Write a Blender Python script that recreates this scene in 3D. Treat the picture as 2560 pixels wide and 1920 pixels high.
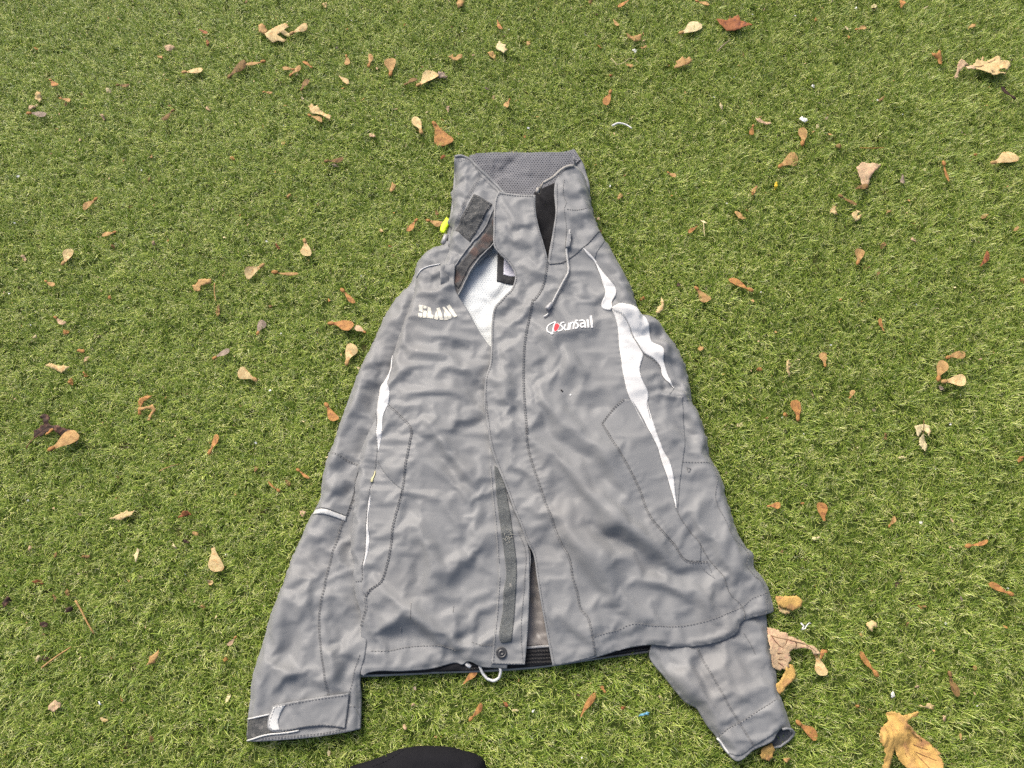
import bpy, math, random
import numpy as np
from mathutils import Vector, Matrix
from mathutils.geometry import delaunay_2d_cdt

for o in list(bpy.data.objects):
    bpy.data.objects.remove(o, do_unlink=True)
SC = bpy.context.scene
COL = SC.collection
R = math.radians

# ------------------------------------------------------------------ camera
CAM_H, TILT, FPX, CX, CY = 1.10, R(20.0), 1828.6, 1280.0, 960.0
cd = bpy.data.cameras.new('camera'); cam = bpy.data.objects.new('camera', cd); COL.objects.link(cam)
cam.location = (0, 0, CAM_H); cam.rotation_euler = (TILT, 0, 0)
cd.sensor_width = 36.0; cd.lens = FPX / 2560 * 36.0
cd.clip_start = 0.02; cd.clip_end = 100.0
SC.camera = cam
SC.render.resolution_x, SC.render.resolution_y = 1024, 768

# ------------------------------------------------------------------ sky and sun (bright overcast)
SUN_EL, SUN_AZ = R(44), R(-32)            # light comes from beyond the jacket, a little left
w = bpy.data.worlds.new('World'); SC.world = w; w.use_nodes = True
nt = w.node_tree; nt.nodes.clear()
sky = nt.nodes.new('ShaderNodeTexSky'); sky.sky_type = 'NISHITA'; sky.sun_disc = False
sky.sun_elevation = SUN_EL; sky.sun_rotation = SUN_AZ
sky.air_density = 1.0; sky.dust_density = 7.0; sky.ozone_density = 0.6; sky.altitude = 50
bg = nt.nodes.new('ShaderNodeBackground'); bg.inputs['Strength'].default_value = 0.08
wo = nt.nodes.new('ShaderNodeOutputWorld')
nt.links.new(sky.outputs[0], bg.inputs[0]); nt.links.new(bg.outputs[0], wo.inputs[0])
sd_ = bpy.data.lights.new('sun', 'SUN'); sd_.energy = 1.5; sd_.angle = R(35); sd_.color = (1.0, 0.975, 0.94)
sun = bpy.data.objects.new('sun', sd_); COL.objects.link(sun)
ldir = Vector((math.sin(SUN_AZ) * math.cos(SUN_EL), math.cos(SUN_AZ) * math.cos(SUN_EL), math.sin(SUN_EL)))
sun.rotation_euler = ldir.to_track_quat('Z', 'Y').to_euler(); sun.location = (0, 0, 3)
VS = SC.view_settings
VS.view_transform = 'Standard'; VS.look = 'None'; VS.gamma = 1.0; VS.use_curve_mapping = False
VS.exposure = 1.25
SC.cycles.use_denoising = False
SC.cycles.max_bounces = 5; SC.cycles.transparent_max_bounces = 6

# ------------------------------------------------------------------ helpers
CR = {1: (1000, 340, 3.687), 2: (900, 640, 3.687), 3: (1300, 640, 3.687), 4: (700, 1000, 3.687),
      5: (1200, 1000, 3.687), 6: (560, 1440, 3.687), 7: (1050, 1440, 3.687), 8: (1550, 1440, 3.687),
      'r': (1700, 960, 3.456), 'c': (1350, 1640, 1.984), 's': (0, 0, 1.0), 'S': (1030, 750, 9.769), 'U': (1350, 770, 8.467),
      'g0': (0, 0, 3.456), 'g1': (640, 0, 3.456), 'g2': (1280, 0, 3.456), 'g3': (1920, 0, 3.456),
      'g4': (0, 480, 3.456), 'g5': (600, 480, 3.456), 'g6': (1500, 480, 3.456), 'g7': (1920, 480, 3.456),
      'g8': (0, 960, 3.456), 'g9': (400, 960, 3.456), 'ga': (1920, 960, 1.983), 'gb': (0, 1440, 1.983),
      'gc': (840, 1640, 1.984), 'gd': (1350, 1640, 1.984), 'ge': (1920, 1440, 1.983),
      'M1': (880, 660, 0.915), 'M2': (1220, 640, 0.8986), 'M3': (600, 700, 0.807), 'L1': (40, 1020, 6.345), 'L2': (1900, 1480, 3.4), 'L3': (2150, 1740, 5.08), 'L4': (2360, 120, 6.35)}

def J(k, s):
    ox, oy, sc = CR[k]
    return [(ox + float(a) / sc, oy + float(b) / sc) for a, b in (t.split(',') for t in s.split())]

CT, ST = math.cos(TILT), math.sin(TILT)
def G(pts, z):
    """photo point -> place on the level z metres above the ground"""
    p = np.asarray(pts, float).reshape(-1, 2)
    x = (p[:, 0] - CX) / FPX; y = -(p[:, 1] - CY) / FPX
    dy = y * CT + ST; dz = y * ST - CT
    t = (CAM_H - z) / (-dz)
    return np.stack([x * t, dy * t], 1)

def curve(P, step, closed=False, corner=52):
    """Catmull-Rom through P with sharp corners kept, resampled about every step"""
    P = np.asarray(P, float); n = len(P)
    if closed:
        a = P - np.roll(P, 1, 0); b = np.roll(P, -1, 0) - P
    else:
        a = np.vstack([P[1] - P[0], P[1:] - P[:-1]]); b = np.vstack([P[1:] - P[:-1], P[-1] - P[-2]])
    ang = np.degrees(np.abs(np.arctan2(a[:, 0] * b[:, 1] - a[:, 1] * b[:, 0], (a * b).sum(1))))
    la = np.linalg.norm(a, axis=1) + 1e-12; lb = np.linalg.norm(b, axis=1) + 1e-12
    T = (a / la[:, None] + b / lb[:, None]); T /= np.linalg.norm(T, axis=1)[:, None] + 1e-9
    out = []
    m = n if closed else n - 1
    for i in range(m):
        j = (i + 1) % n
        d = P[j] - P[i]; L = np.linalg.norm(d)
        if L < 1e-7: continue
        k = max(1, int(round(L / step)))
        t0 = d / L if ang[i] > corner else T[i]; t1 = d / L if ang[j] > corner else T[j]
        s = np.arange(k) / k
        h0 = 2*s**3 - 3*s**2 + 1; h1 = s**3 - 2*s**2 + s; h2 = -2*s**3 + 3*s**2; h3 = s**3 - s**2
        out.append(np.outer(h0, P[i]) + np.outer(h1, t0 * L) + np.outer(h2, P[j]) + np.outer(h3, t1 * L))
    q = np.vstack(out)
    if not closed: q = np.vstack([q, P[-1:]])
    return q

def pdist(Q, L, closed=False):
    """distance, side and run along polyline L for points Q"""
    A = L if closed else L[:-1]; B = np.roll(L, -1, 0) if closed else L[1:]
    D = B - A; ll = (D**2).sum(1) + 1e-15
    cum = np.concatenate([[0], np.cumsum(np.sqrt(ll))]); tot = cum[-1]
    best = np.full(len(Q), 1e9); side = np.zeros(len(Q)); run = np.zeros(len(Q))
    for i in range(len(A)):
        r = Q - A[i]
        t = np.clip((r @ D[i]) / ll[i], 0, 1)
        e = r - t[:, None] * D[i]
        d2 = (e**2).sum(1)
        m = d2 < best
        best[m] = d2[m]
        side[m] = (D[i, 0] * r[m, 1] - D[i, 1] * r[m, 0]) / math.sqrt(ll[i])
        run[m] = (cum[i] + t[m] * math.sqrt(ll[i])) / tot
    return np.sqrt(best), side, run

def inside(Q, L):
    A = L; B = np.roll(L, -1, 0); c = np.zeros(len(Q), bool)
    for (x0, y0), (x1, y1) in zip(A, B):
        if y0 == y1: continue
        m = (Q[:, 1] > min(y0, y1)) & (Q[:, 1] <= max(y0, y1))
        if not m.any(): continue
        xi = x0 + (Q[m, 1] - y0) * (x1 - x0) / (y1 - y0)
        idx = np.where(m)[0][Q[m, 0] < xi]
        c[idx] ^= True
    return c

def vnoise(x, y, s, seed):
    """smooth value noise in about -1..1 with feature size s"""
    rg = np.random.RandomState(seed); T = rg.rand(64, 64) * 2 - 1
    u = x / s + 100; v = y / s + 100
    i = np.floor(u).astype(int); j = np.floor(v).astype(int); a = u - i; b = v - j
    a = a*a*(3-2*a); b = b*b*(3-2*b)
    f = lambda p, q: T[p % 64, q % 64]
    return (f(i, j)*(1-a) + f(i+1, j)*a)*(1-b) + (f(i, j+1)*(1-a) + f(i+1, j+1)*a)*b

# ------------------------------------------------------------------ materials
def mat(name, col, rough=0.7, var=0.08, vs=9.0, bump=0.0, bs=400.0, spec=0.3, tint=None, tint_at=(0.6, 0.75), ts=12.0, sheen=0.0,
        transl=0.0, extra=None):
    m = bpy.data.materials.new(name); m.use_nodes = True
    N = m.node_tree.nodes; L = m.node_tree.links
    b = N['Principled BSDF']; b.inputs['Roughness'].default_value = rough
    b.inputs['Specular IOR Level'].default_value = spec
    if sheen:
        b.inputs['Sheen Weight'].default_value = sheen; b.inputs['Sheen Roughness'].default_value = 0.5
    tc = N.new('ShaderNodeTexCoord')
    n1 = N.new('ShaderNodeTexNoise'); n1.inputs['Scale'].default_value = vs; n1.inputs['Detail'].default_value = 6
    n1.inputs['Roughness'].default_value = 0.6
    L.new(tc.outputs['Object'], n1.inputs['Vector'])
    mp = N.new('ShaderNodeMapRange'); mp.inputs[1].default_value = 0.3; mp.inputs[2].default_value = 0.7
    mp.inputs[3].default_value = 1 - var; mp.inputs[4].default_value = 1 + var
    L.new(n1.outputs[0], mp.inputs[0])
    mx = N.new('ShaderNodeVectorMath'); mx.operation = 'SCALE'; mx.inputs[0].default_value = col[:3]
    L.new(mp.outputs[0], mx.inputs['Scale'])
    c = mx.outputs[0]
    if tint:
        n2 = N.new('ShaderNodeTexNoise'); n2.inputs['Scale'].default_value = ts; n2.inputs['Detail'].default_value = 5
        L.new(tc.outputs['Object'], n2.inputs['Vector'])
        r2 = N.new('ShaderNodeMapRange'); r2.inputs[1].default_value = tint_at[0]; r2.inputs[2].default_value = tint_at[1]
        L.new(n2.outputs[0], r2.inputs[0])
        m2 = N.new('ShaderNodeMix'); m2.data_type = 'RGBA'
        L.new(r2.outputs[0], m2.inputs[0]); L.new(c, m2.inputs[6]); m2.inputs[7].default_value = (*tint, 1)
        c = m2.outputs[2]
    if extra: c = extra(N, L, tc, c, b) or c
    L.new(c, b.inputs['Base Color'])
    if bump:
        n3 = N.new('ShaderNodeTexNoise'); n3.inputs['Scale'].default_value = bs; n3.inputs['Detail'].default_value = 3
        L.new(tc.outputs['Object'], n3.inputs['Vector'])
        bp = N.new('ShaderNodeBump'); bp.inputs['Strength'].default_value = bump; bp.inputs['Distance'].default_value = 0.001
        L.new(n3.outputs[0], bp.inputs['Height']); L.new(bp.outputs[0], b.inputs['Normal'])
    if transl:
        t = N.new('ShaderNodeBsdfTranslucent'); ms = N.new('ShaderNodeMixShader'); ms.inputs[0].default_value = transl
        L.new(c, t.inputs[0]); L.new(b.outputs[0], ms.inputs[1]); L.new(t.outputs[0], ms.inputs[2])
        L.new(ms.outputs[0], N['Material Output'].inputs[0])
    return m

def shell_stains(N, L, tc, c, b):
    """worn nylon: faint earth stains and paler rubbed specks of their own shape"""
    n = N.new('ShaderNodeTexNoise'); n.inputs['Scale'].default_value = 5.5; n.inputs['Detail'].default_value = 4
    L.new(tc.outputs['Object'], n.inputs['Vector'])
    r = N.new('ShaderNodeMapRange'); r.inputs[1].default_value = 0.54; r.inputs[2].default_value = 0.78; r.inputs[4].default_value = 0.13
    L.new(n.outputs[0], r.inputs[0])
    m = N.new('ShaderNodeMix'); m.data_type = 'RGBA'
    L.new(r.outputs[0], m.inputs[0]); L.new(c, m.inputs[6]); m.inputs[7].default_value = (0.19, 0.16, 0.13, 1)
    v = N.new('ShaderNodeTexNoise'); v.inputs['Scale'].default_value = 95; v.inputs['Detail'].default_value = 2
    L.new(tc.outputs['Object'], v.inputs['Vector'])
    r2 = N.new('ShaderNodeMapRange'); r2.inputs[1].default_value = 0.73; r2.inputs[2].default_value = 0.80; r2.inputs[4].default_value = 0.5
    L.new(v.outputs[0], r2.inputs[0])
    m2 = N.new('ShaderNodeMix'); m2.data_type = 'RGBA'
    L.new(r2.outputs[0], m2.inputs[0]); L.new(m.outputs[2], m2.inputs[6]); m2.inputs[7].default_value = (0.30, 0.295, 0.285, 1)
    # fine creases: relief with sharp lines, in two directions
    hs = []
    for ang, sx, sy, det in ((0.75, 9, 24, 0.4), (-0.65, 10, 27, 0.4), (1.4, 16, 36, 0.3)):
        mpn = N.new('ShaderNodeMapping'); mpn.inputs['Rotation'].default_value = (0, 0, ang); mpn.inputs['Scale'].default_value = (sx, sy, 20)
        L.new(tc.outputs['Object'], mpn.inputs['Vector'])
        q = N.new('ShaderNodeTexNoise'); q.inputs['Scale'].default_value = 1.0; q.inputs['Detail'].default_value = det; q.inputs['Distortion'].default_value = 0.9
        L.new(mpn.outputs[0], q.inputs['Vector'])
        s1 = N.new('ShaderNodeMath'); s1.operation = 'SUBTRACT'; s1.inputs[1].default_value = 0.5; L.new(q.outputs[0], s1.inputs[0])
        s2 = N.new('ShaderNodeMath'); s2.operation = 'ABSOLUTE'; L.new(s1.outputs[0], s2.inputs[0])
        hs.append((s2.outputs[0], 1.0 if sx < 12 else 0.5))
    tot = None
    for h_, k_ in hs:
        mm = N.new('ShaderNodeMath'); mm.operation = 'MULTIPLY_ADD'; mm.inputs[1].default_value = k_; L.new(h_, mm.inputs[0])
        if tot is None: mm.inputs[2].default_value = 0
        else: L.new(tot, mm.inputs[2])
        tot = mm.outputs[0]
    wv = N.new('ShaderNodeTexNoise'); wv.inputs['Scale'].default_value = 900; wv.inputs['Detail'].default_value = 1; L.new(tc.outputs['Object'], wv.inputs['Vector'])
    mm = N.new('ShaderNodeMath'); mm.operation = 'MULTIPLY_ADD'; mm.inputs[1].default_value = 0.006; L.new(wv.outputs[0], mm.inputs[0]); L.new(tot, mm.inputs[2])
    bp = N.new('ShaderNodeBump'); bp.inputs['Strength'].default_value = 0.13; bp.inputs['Distance'].default_value = 0.007
    L.new(mm.outputs[0], bp.inputs['Height']); L.new(bp.outputs[0], b.inputs['Normal'])
    return m2.outputs[2]

M_SHELL = mat('grey_nylon', (0.174, 0.179, 0.183), 0.55, 0.05, 14, 0.0, 520, 0.32, sheen=0.08, extra=shell_stains)
M_SHELL2 = mat('grey_nylon_inside', (0.085, 0.085, 0.086), 0.7, 0.05, 14, 0.2, 520, 0.2)
M_STITCH = mat('grey_thread', (0.152, 0.154, 0.157), 0.8, 0.1, 60)
M_STITCHL = mat('pale_thread', (0.24, 0.24, 0.24), 0.8, 0.1, 60)
M_WHITE = mat('white_nylon', (0.56, 0.56, 0.55), 0.6, 0.04, 20, 0.25, 500, 0.3, tint=(0.45, 0.44, 0.41), ts=18)
M_SILVER = mat('silver_reflective', (0.46, 0.465, 0.455), 0.45, 0.08, 90, 0.2, 900, 0.4)
M_PRINT = mat('cream_print', (0.58, 0.56, 0.48), 0.6, 0.06, 120)
M_PRINTW = mat('white_print', (0.66, 0.66, 0.65), 0.55, 0.03, 120)
M_RED = mat('red_print', (0.58, 0.03, 0.04), 0.55, 0.05, 120)
M_BLACK = mat('black_fleece', (0.016, 0.016, 0.018), 0.9, 0.25, 120, 0.3, 700, 0.15)
M_CHAR = mat('charcoal_velcro', (0.075, 0.077, 0.077), 0.95, 0.3, 330, 1.0, 1300, 0.15, tint=(0.17, 0.165, 0.155), tint_at=(0.52, 0.72), ts=110)
M_CHAR2 = mat('grey_hook_tape', (0.105, 0.112, 0.112), 0.9, 0.25, 300, 1.0, 1500, 0.2, tint=(0.22, 0.215, 0.20), tint_at=(0.66, 0.76), ts=150)
M_DIRTY = mat('charcoal_dirty_tape', (0.075, 0.074, 0.073), 0.9, 0.25, 200, 0.8, 1200, 0.2, tint=(0.105, 0.075, 0.066), tint_at=(0.5, 0.64), ts=45)
M_SATIN = mat('satin_lining', (0.135, 0.122, 0.112), 0.38, 0.15, 25, 0.1, 400, 0.5)
M_CORD = mat('pale_cord', (0.36, 0.36, 0.355), 0.6, 0.08, 300, 0.5, 1800)
M_CORDW = mat('white_cord', (0.58, 0.58, 0.57), 0.6, 0.05, 300, 0.5, 1800)
M_METAL = mat('grey_plastic', (0.28, 0.28, 0.285), 0.35, 0.06, 80, spec=0.5)
M_SNAP = mat('black_snap', (0.025, 0.026, 0.028), 0.35, 0.1, 200, spec=0.6)
M_NEON = mat('neon_tab', (0.50, 0.66, 0.015), 0.5, 0.06, 120)
M_YEL = mat('pale_yellow_tab', (0.48, 0.45, 0.25), 0.55, 0.08, 120)

def mesh_dots(scale, hole, depth):
    """knit: rows of punched holes in a lattice"""
    def f(N, L, tc, c, b):
        sp = N.new('ShaderNodeSeparateXYZ'); L.new(tc.outputs['Object'], sp.inputs[0])
        def mth(op, a, bb=None):
            n = N.new('ShaderNodeMath'); n.operation = op
            for i, q in enumerate((a, bb)):
                if q is None: continue
                if isinstance(q, (int, float)): n.inputs[i].default_value = q
                else: L.new(q, n.inputs[i])
            return n.outputs[0]
        X = mth('MULTIPLY', sp.outputs[0], scale); Y = mth('MULTIPLY', sp.outputs[1], scale * 1.25)
        par = mth('MULTIPLY', mth('FLOORED_MODULO', mth('FLOOR', Y), 2.0), 0.5)
        fx = mth('SUBTRACT', mth('FRACT', mth('ADD', X, par)), 0.5); fy = mth('SUBTRACT', mth('FRACT', Y), 0.5)
        d = mth('SQRT', mth('ADD', mth('MULTIPLY', fx, fx), mth('MULTIPLY', fy, fy)))
        r = N.new('ShaderNodeMapRange'); r.inputs[1].default_value = hole; r.inputs[2].default_value = hole + 0.14
        L.new(d, r.inputs[0])
        tr = N.new('ShaderNodeBsdfTransparent'); ms = N.new('ShaderNodeMixShader')
        L.new(r.outputs[0], ms.inputs[0]); L.new(tr.outputs[0], ms.inputs[1]); L.new(b.outputs[0], ms.inputs[2])
        L.new(ms.outputs[0], N['Material Output'].inputs[0])
        return c
    return f
M_CMESH = mat('grey_punched_knit', (0.150, 0.153, 0.166), 0.85, 0.06, 30, 0.3, 500, 0.2, extra=mesh_dots(215, 0.15, 0))
M_WMESH = mat('white_mesh_lining', (0.62, 0.645, 0.64), 0.8, 0.04, 30, 0.3, 500, 0.2, extra=mesh_dots(230, 0.03, 0))
M_WBACK = mat('pale_grey_backing', (0.33, 0.37, 0.37), 0.8, 0.05, 30)
M_CBACK = mat('dark_grey_backing', (0.035, 0.036, 0.04), 0.85, 0.05, 30)

# ------------------------------------------------------------------ objects
def link(name, me, parent=None, **props):
    o = bpy.data.objects.new(name, me); COL.objects.link(o)
    if parent is not None: o.parent = parent
    for k, v in props.items(): o[k] = v
    return o

def mesh(name, V, F, m, smooth=True):
    me = bpy.data.meshes.new(name)
    me.from_pydata([tuple(map(float, v)) for v in V], [], [tuple(map(int, f)) for f in F])
    me.materials.append(m)
    if smooth: me.polygons.foreach_set('use_smooth', [True] * len(me.polygons))
    me.update()
    return me

def tube(path, r, sides=8, cap=True):
    P = np.asarray(path, float); n = len(P)
    T = np.gradient(P, axis=0); T /= np.linalg.norm(T, axis=1)[:, None] + 1e-12
    V, F = [], []
    rr = np.broadcast_to(np.asarray(r, float), (n,))
    for i in range(n):
        up = np.array([0, 0, 1.0]) if abs(T[i, 2]) < 0.9 else np.array([1.0, 0, 0])
        a = np.cross(T[i], up); a /= np.linalg.norm(a); b = np.cross(a, T[i])
        for k in range(sides):
            th = 2 * math.pi * k / sides
            V.append(P[i] + rr[i] * (math.cos(th) * a + math.sin(th) * b))
    for i in range(n - 1):
        for k in range(sides):
            k2 = (k + 1) % sides
            F.append((i*sides + k, i*sides + k2, (i+1)*sides + k2, (i+1)*sides + k))
    if cap:
        F.append(tuple(range(sides))[::-1]); F.append(tuple((n-1)*sides + k for k in range(sides)))
    return V, F

# ------------------------------------------------------------------ cloth surfaces
WID, TAP, NSM = 1.6, 0.2, 1
class Cloth:
    """one draped layer of cloth as a field of heights: resting height from a few known points, long soft swells,
    then every fold (a crisp crest or crease with one steep and one long flank), fine random wrinkles and rolled edges"""
    def __init__(s, outline, zref, ctrl, rolls=(), strokes=(), seed=1, fine=1.0, swell=1.0, amp=0.52, nfine=None, grain=0.6):
        s.zref = zref; s.seed = seed; s.swell = swell; s.grain = grain
        s.out = curve(G(outline, zref), 0.004, True)
        s.C = G([(x, y) for x, y, _ in ctrl], zref); s.Z = np.array([z for *_, z in ctrl])*0.001
        s.rolls = [(curve(G(p, zref), 0.006), ze*0.001, r*0.001) for p, ze, r in rolls]
        s.folds = []
        for kind, wd, am, pts in strokes:
            L = curve(G(pts, zref), 0.005)
            ln = np.linalg.norm(np.diff(L, axis=0), axis=1).sum()
            s.folds.append((kind, L, wd*0.001, am*0.001*(1.0 if kind in 'LKS' else amp)*min(1.0, 0.35+ln/0.06), 0.0016))
        # fine wrinkles wandering over the whole layer
        rg = random.Random(seed); lo, hi = s.out.min(0), s.out.max(0)
        area = (hi[0]-lo[0])*(hi[1]-lo[1]); k = 0; want = nfine if nfine is not None else int(area*800*fine)
        while k < want:
            p = np.array([rg.uniform(lo[0], hi[0]), rg.uniform(lo[1], hi[1])])
            th = grain + 1.3*float(vnoise(p[:1], p[1:], 0.09, seed+3)[0]) + rg.gauss(0, 0.45)
            ln = rg.uniform(0.012, 0.05); q = [p]
            for _ in range(4):
                th += rg.gauss(0, 0.22); q.append(q[-1]+ln/4*np.array([math.cos(th), math.sin(th)]))
            s.folds.append((rg.choice('RRV'), np.array(q), rg.uniform(0.0022, 0.0065), rg.uniform(0.0002, 0.0010)*(0.5+ln/0.05), 0.0008)); k += 1

        h = 0.0016; s.lo = lo-0.014; s.h = h
        nx = int((hi[0]-lo[0]+0.028)/h)+2; ny = int((hi[1]-lo[1]+0.028)/h)+2
        X, Y = np.meshgrid(s.lo[0]+h*np.arange(nx), s.lo[1]+h*np.arange(ny))
        H = s.height(np.stack([X.ravel(), Y.ravel()], 1)).reshape(ny, nx)
        for _ in range(NSM):
            K = np.pad(H, 1, 'edge'); K = (K[:-2]+2*K[1:-1]+K[2:])/4; H = (K[:, :-2]+2*K[:, 1:-1]+K[:, 2:])/4
        s.H = H

    def height(s, Q):
        x, y = Q[:, 0], Q[:, 1]; sd = s.seed
        W = 1.0/(((Q[:, None, :]-s.C[None])**2).sum(2)+0.0006)**1.5
        z = (W*s.Z).sum(1)/W.sum(1)
        n0 = vnoise(x, y, 0.05, sd+9)
        z = z + s.swell*(0.0035*vnoise(x+0.02*n0, y, 0.085, sd+4) + 0.0016*vnoise(x, y+0.015*n0, 0.04, sd+5) + 0.0005*vnoise(x, y, 0.017, sd+6))
        # long tension creases: crisp where the noise changes sign
        for k, (an, ww, ll, am_) in enumerate(((s.grain, 0.034, 0.13, 0.0024), (s.grain+0.9, 0.026, 0.09, 0.0015), (s.grain-0.6, 0.016, 0.06, 0.0008))):
            ca, sa = math.cos(an), math.sin(an); bx = x + 0.012*n0; by = y + 0.012*vnoise(x, y, 0.06, sd+31+k)
            u_, v_ = (bx*ca+by*sa)/ll, (-bx*sa+by*ca)/ww
            q_ = vnoise(u_, v_, 1.0, sd+21+k)
            z = z - s.swell*am_*(1.0-np.minimum(1.0, 2.0*np.abs(q_)))**1.5*(0.55+0.45*vnoise(x, y, 0.10, sd+41+k))
        wx = 0.0022*vnoise(x, y, 0.021, sd+7)+0.0009*vnoise(x, y, 0.009, sd+17); wy = 0.0022*vnoise(x, y, 0.021, sd+8)+0.0009*vnoise(x, y, 0.009, sd+18)
        U = Q + np.stack([wx, wy], 1)
        for kind, L, wd, am, rad in s.folds:
            ext = 9*wd if kind != 'S' else 0.06
            b = (U[:, 0] > L[:, 0].min()-ext) & (U[:, 0] < L[:, 0].max()+ext) & (U[:, 1] > L[:, 1].min()-ext) & (U[:, 1] < L[:, 1].max()+ext)
            ix = np.flatnonzero(b)
            if not len(ix): continue
            d, sg, t = pdist(U[ix], L)
            tp = np.clip(np.minimum(t, 1-t)/TAP, 0, 1); tp = tp*tp*(3-2*tp)
            tn = L[-1]-L[0]; dn = -tn[1]*0.5-tn[0]*0.85
            k_ = np.clip(sg/(d+0.0012), -1, 1)*(1 if dn > 0 else -1)*(-1 if kind == 'V' else 1)   # +1 on the steep flank
            if kind in 'LK':
                ws = wd*(1.35-0.6*np.clip(sg/(d+0.004), -1, 1)*(1 if dn > 0 else -1)*(-1 if kind == 'K' else 1))
                z[ix] += am*tp*np.exp(-(d/ws)**2)*(1 if kind == 'L' else -1)
            elif kind == 'S':
                z[ix] += am*tp*0.5*(1+np.tanh(sg/wd))*np.exp(-(d/0.03)**2)
            else:
                ws = wd*(WID*(1.05-0.5*k_))
                f = np.exp(-(np.sqrt(d*d+rad*rad)-rad)/ws)
                z[ix] += am*tp*f*(1 if kind == 'R' else -1)
        for L, ze, Rr in s.rolls:
            b = (x > L[:, 0].min()-Rr) & (x < L[:, 0].max()+Rr) & (y > L[:, 1].min()-Rr) & (y < L[:, 1].max()+Rr)
            ix = np.flatnonzero(b)
            if not len(ix): continue
            d, _, _ = pdist(Q[ix], L)
            t = np.clip(d/Rr, 0, 1); pr = np.sqrt(np.maximum(0, 1-(1-t)**2))
            z[ix] = np.where(z[ix] > ze, ze+(z[ix]-ze)*pr, z[ix])
        return np.maximum(z, 0.010)

    def at(s, Q):
        """smooth lookup of the layer above points Q, with the puckers along its seams"""
        x, y = Q[:, 0], Q[:, 1]
        u = (x-s.lo[0])/s.h; v = (y-s.lo[1])/s.h; ny, nx = s.H.shape
        i = np.clip(np.floor(u).astype(int), 1, nx-3); j = np.clip(np.floor(v).astype(int), 1, ny-3)
        a = np.clip(u-i, 0, 1); b = np.clip(v-j, 0, 1)
        B = lambda t: ((1-t)**3/6, (3*t**3-6*t**2+4)/6, (-3*t**3+3*t**2+3*t+1)/6, t**3/6)
        wa, wb = B(a), B(b); z = np.zeros(len(Q))
        for q in range(4):
            for p in range(4): z += wa[p]*wb[q]*s.H[j-1+q, i-1+p]
        return np.column_stack([Q, z])

    def pucker(s, seams):
        """gather the cloth slightly along its seams"""
        ny, nx = s.H.shape
        X, Y = np.meshgrid(s.lo[0]+s.h*np.arange(nx), s.lo[1]+s.h*np.arange(ny)); Q = np.stack([X.ravel(), Y.ravel()], 1)
        x, y = Q[:, 0], Q[:, 1]; z = s.H.ravel().copy()
        for L, am, wd, ph in seams:
            b = (x > L[:, 0].min()-0.03) & (x < L[:, 0].max()+0.03) & (y > L[:, 1].min()-0.03) & (y < L[:, 1].max()+0.03)
            ix = np.flatnonzero(b)
            if not len(ix): continue
            d, _, t = pdist(Q[ix], L)
            arc = t*np.linalg.norm(np.diff(L, axis=0), axis=1).sum()
            p = arc/0.0095*2*math.pi+3*np.sin(arc/0.031+ph)+2*np.sin(arc/0.013+2*ph)
            z[ix] += am*(np.sin(p)*0.6*np.exp(-d/wd)*(0.5+0.5*np.sin(arc/0.05+ph))-0.3*np.exp(-(d/0.003)**2))
        s.H = z.reshape(ny, nx)

    def line(s, pts, step=0.003, off=0.0):
        q = s.at(curve(G(pts, s.zref), step)); q[:, 2] += off
        return q

def tri(poly, step):
    """triangulate a closed outline with an even spread of points inside"""
    lo, hi = poly.min(0), poly.max(0)
    ys = np.arange(lo[1], hi[1], step*0.866)
    pts = []
    for k, yy in enumerate(ys):
        xs = np.arange(lo[0] + (k % 2)*step/2, hi[0], step)
        pts.append(np.stack([xs, np.full(len(xs), yy)], 1))
    Q = np.vstack(pts) if pts else np.zeros((0, 2))
    if len(Q):
        Q = Q[inside(Q, poly)]
    if len(Q):
        d, _, _ = pdist(Q, poly, True); Q = Q[d > 0.55*step]
    allp = np.vstack([poly, Q]); nb = len(poly)
    ed = [(i, (i+1) % nb) for i in range(nb)]
    vo, eo, fo, *_ = delaunay_2d_cdt([Vector(p) for p in allp], ed, [], 0, 1e-7)
    V = np.array([(v.x, v.y) for v in vo]); F = np.array([f[:3] for f in fo if len(f) == 3])
    c = V[F].mean(1)
    F = F[inside(c, poly)]
    a = V[F[:, 1]]-V[F[:, 0]]; b = V[F[:, 2]]-V[F[:, 0]]
    flip = (a[:, 0]*b[:, 1]-a[:, 1]*b[:, 0]) < 0
    F[flip] = F[flip][:, ::-1]
    return V, F

def rim(F):
    """directed boundary edges of a triangle list"""
    e = {}
    for f in F:
        for i in range(3):
            a, b = int(f[i]), int(f[(i+1) % 3])
            e[(a, b)] = 1
    return [(a, b) for a, b in e if (b, a) not in e]

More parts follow.
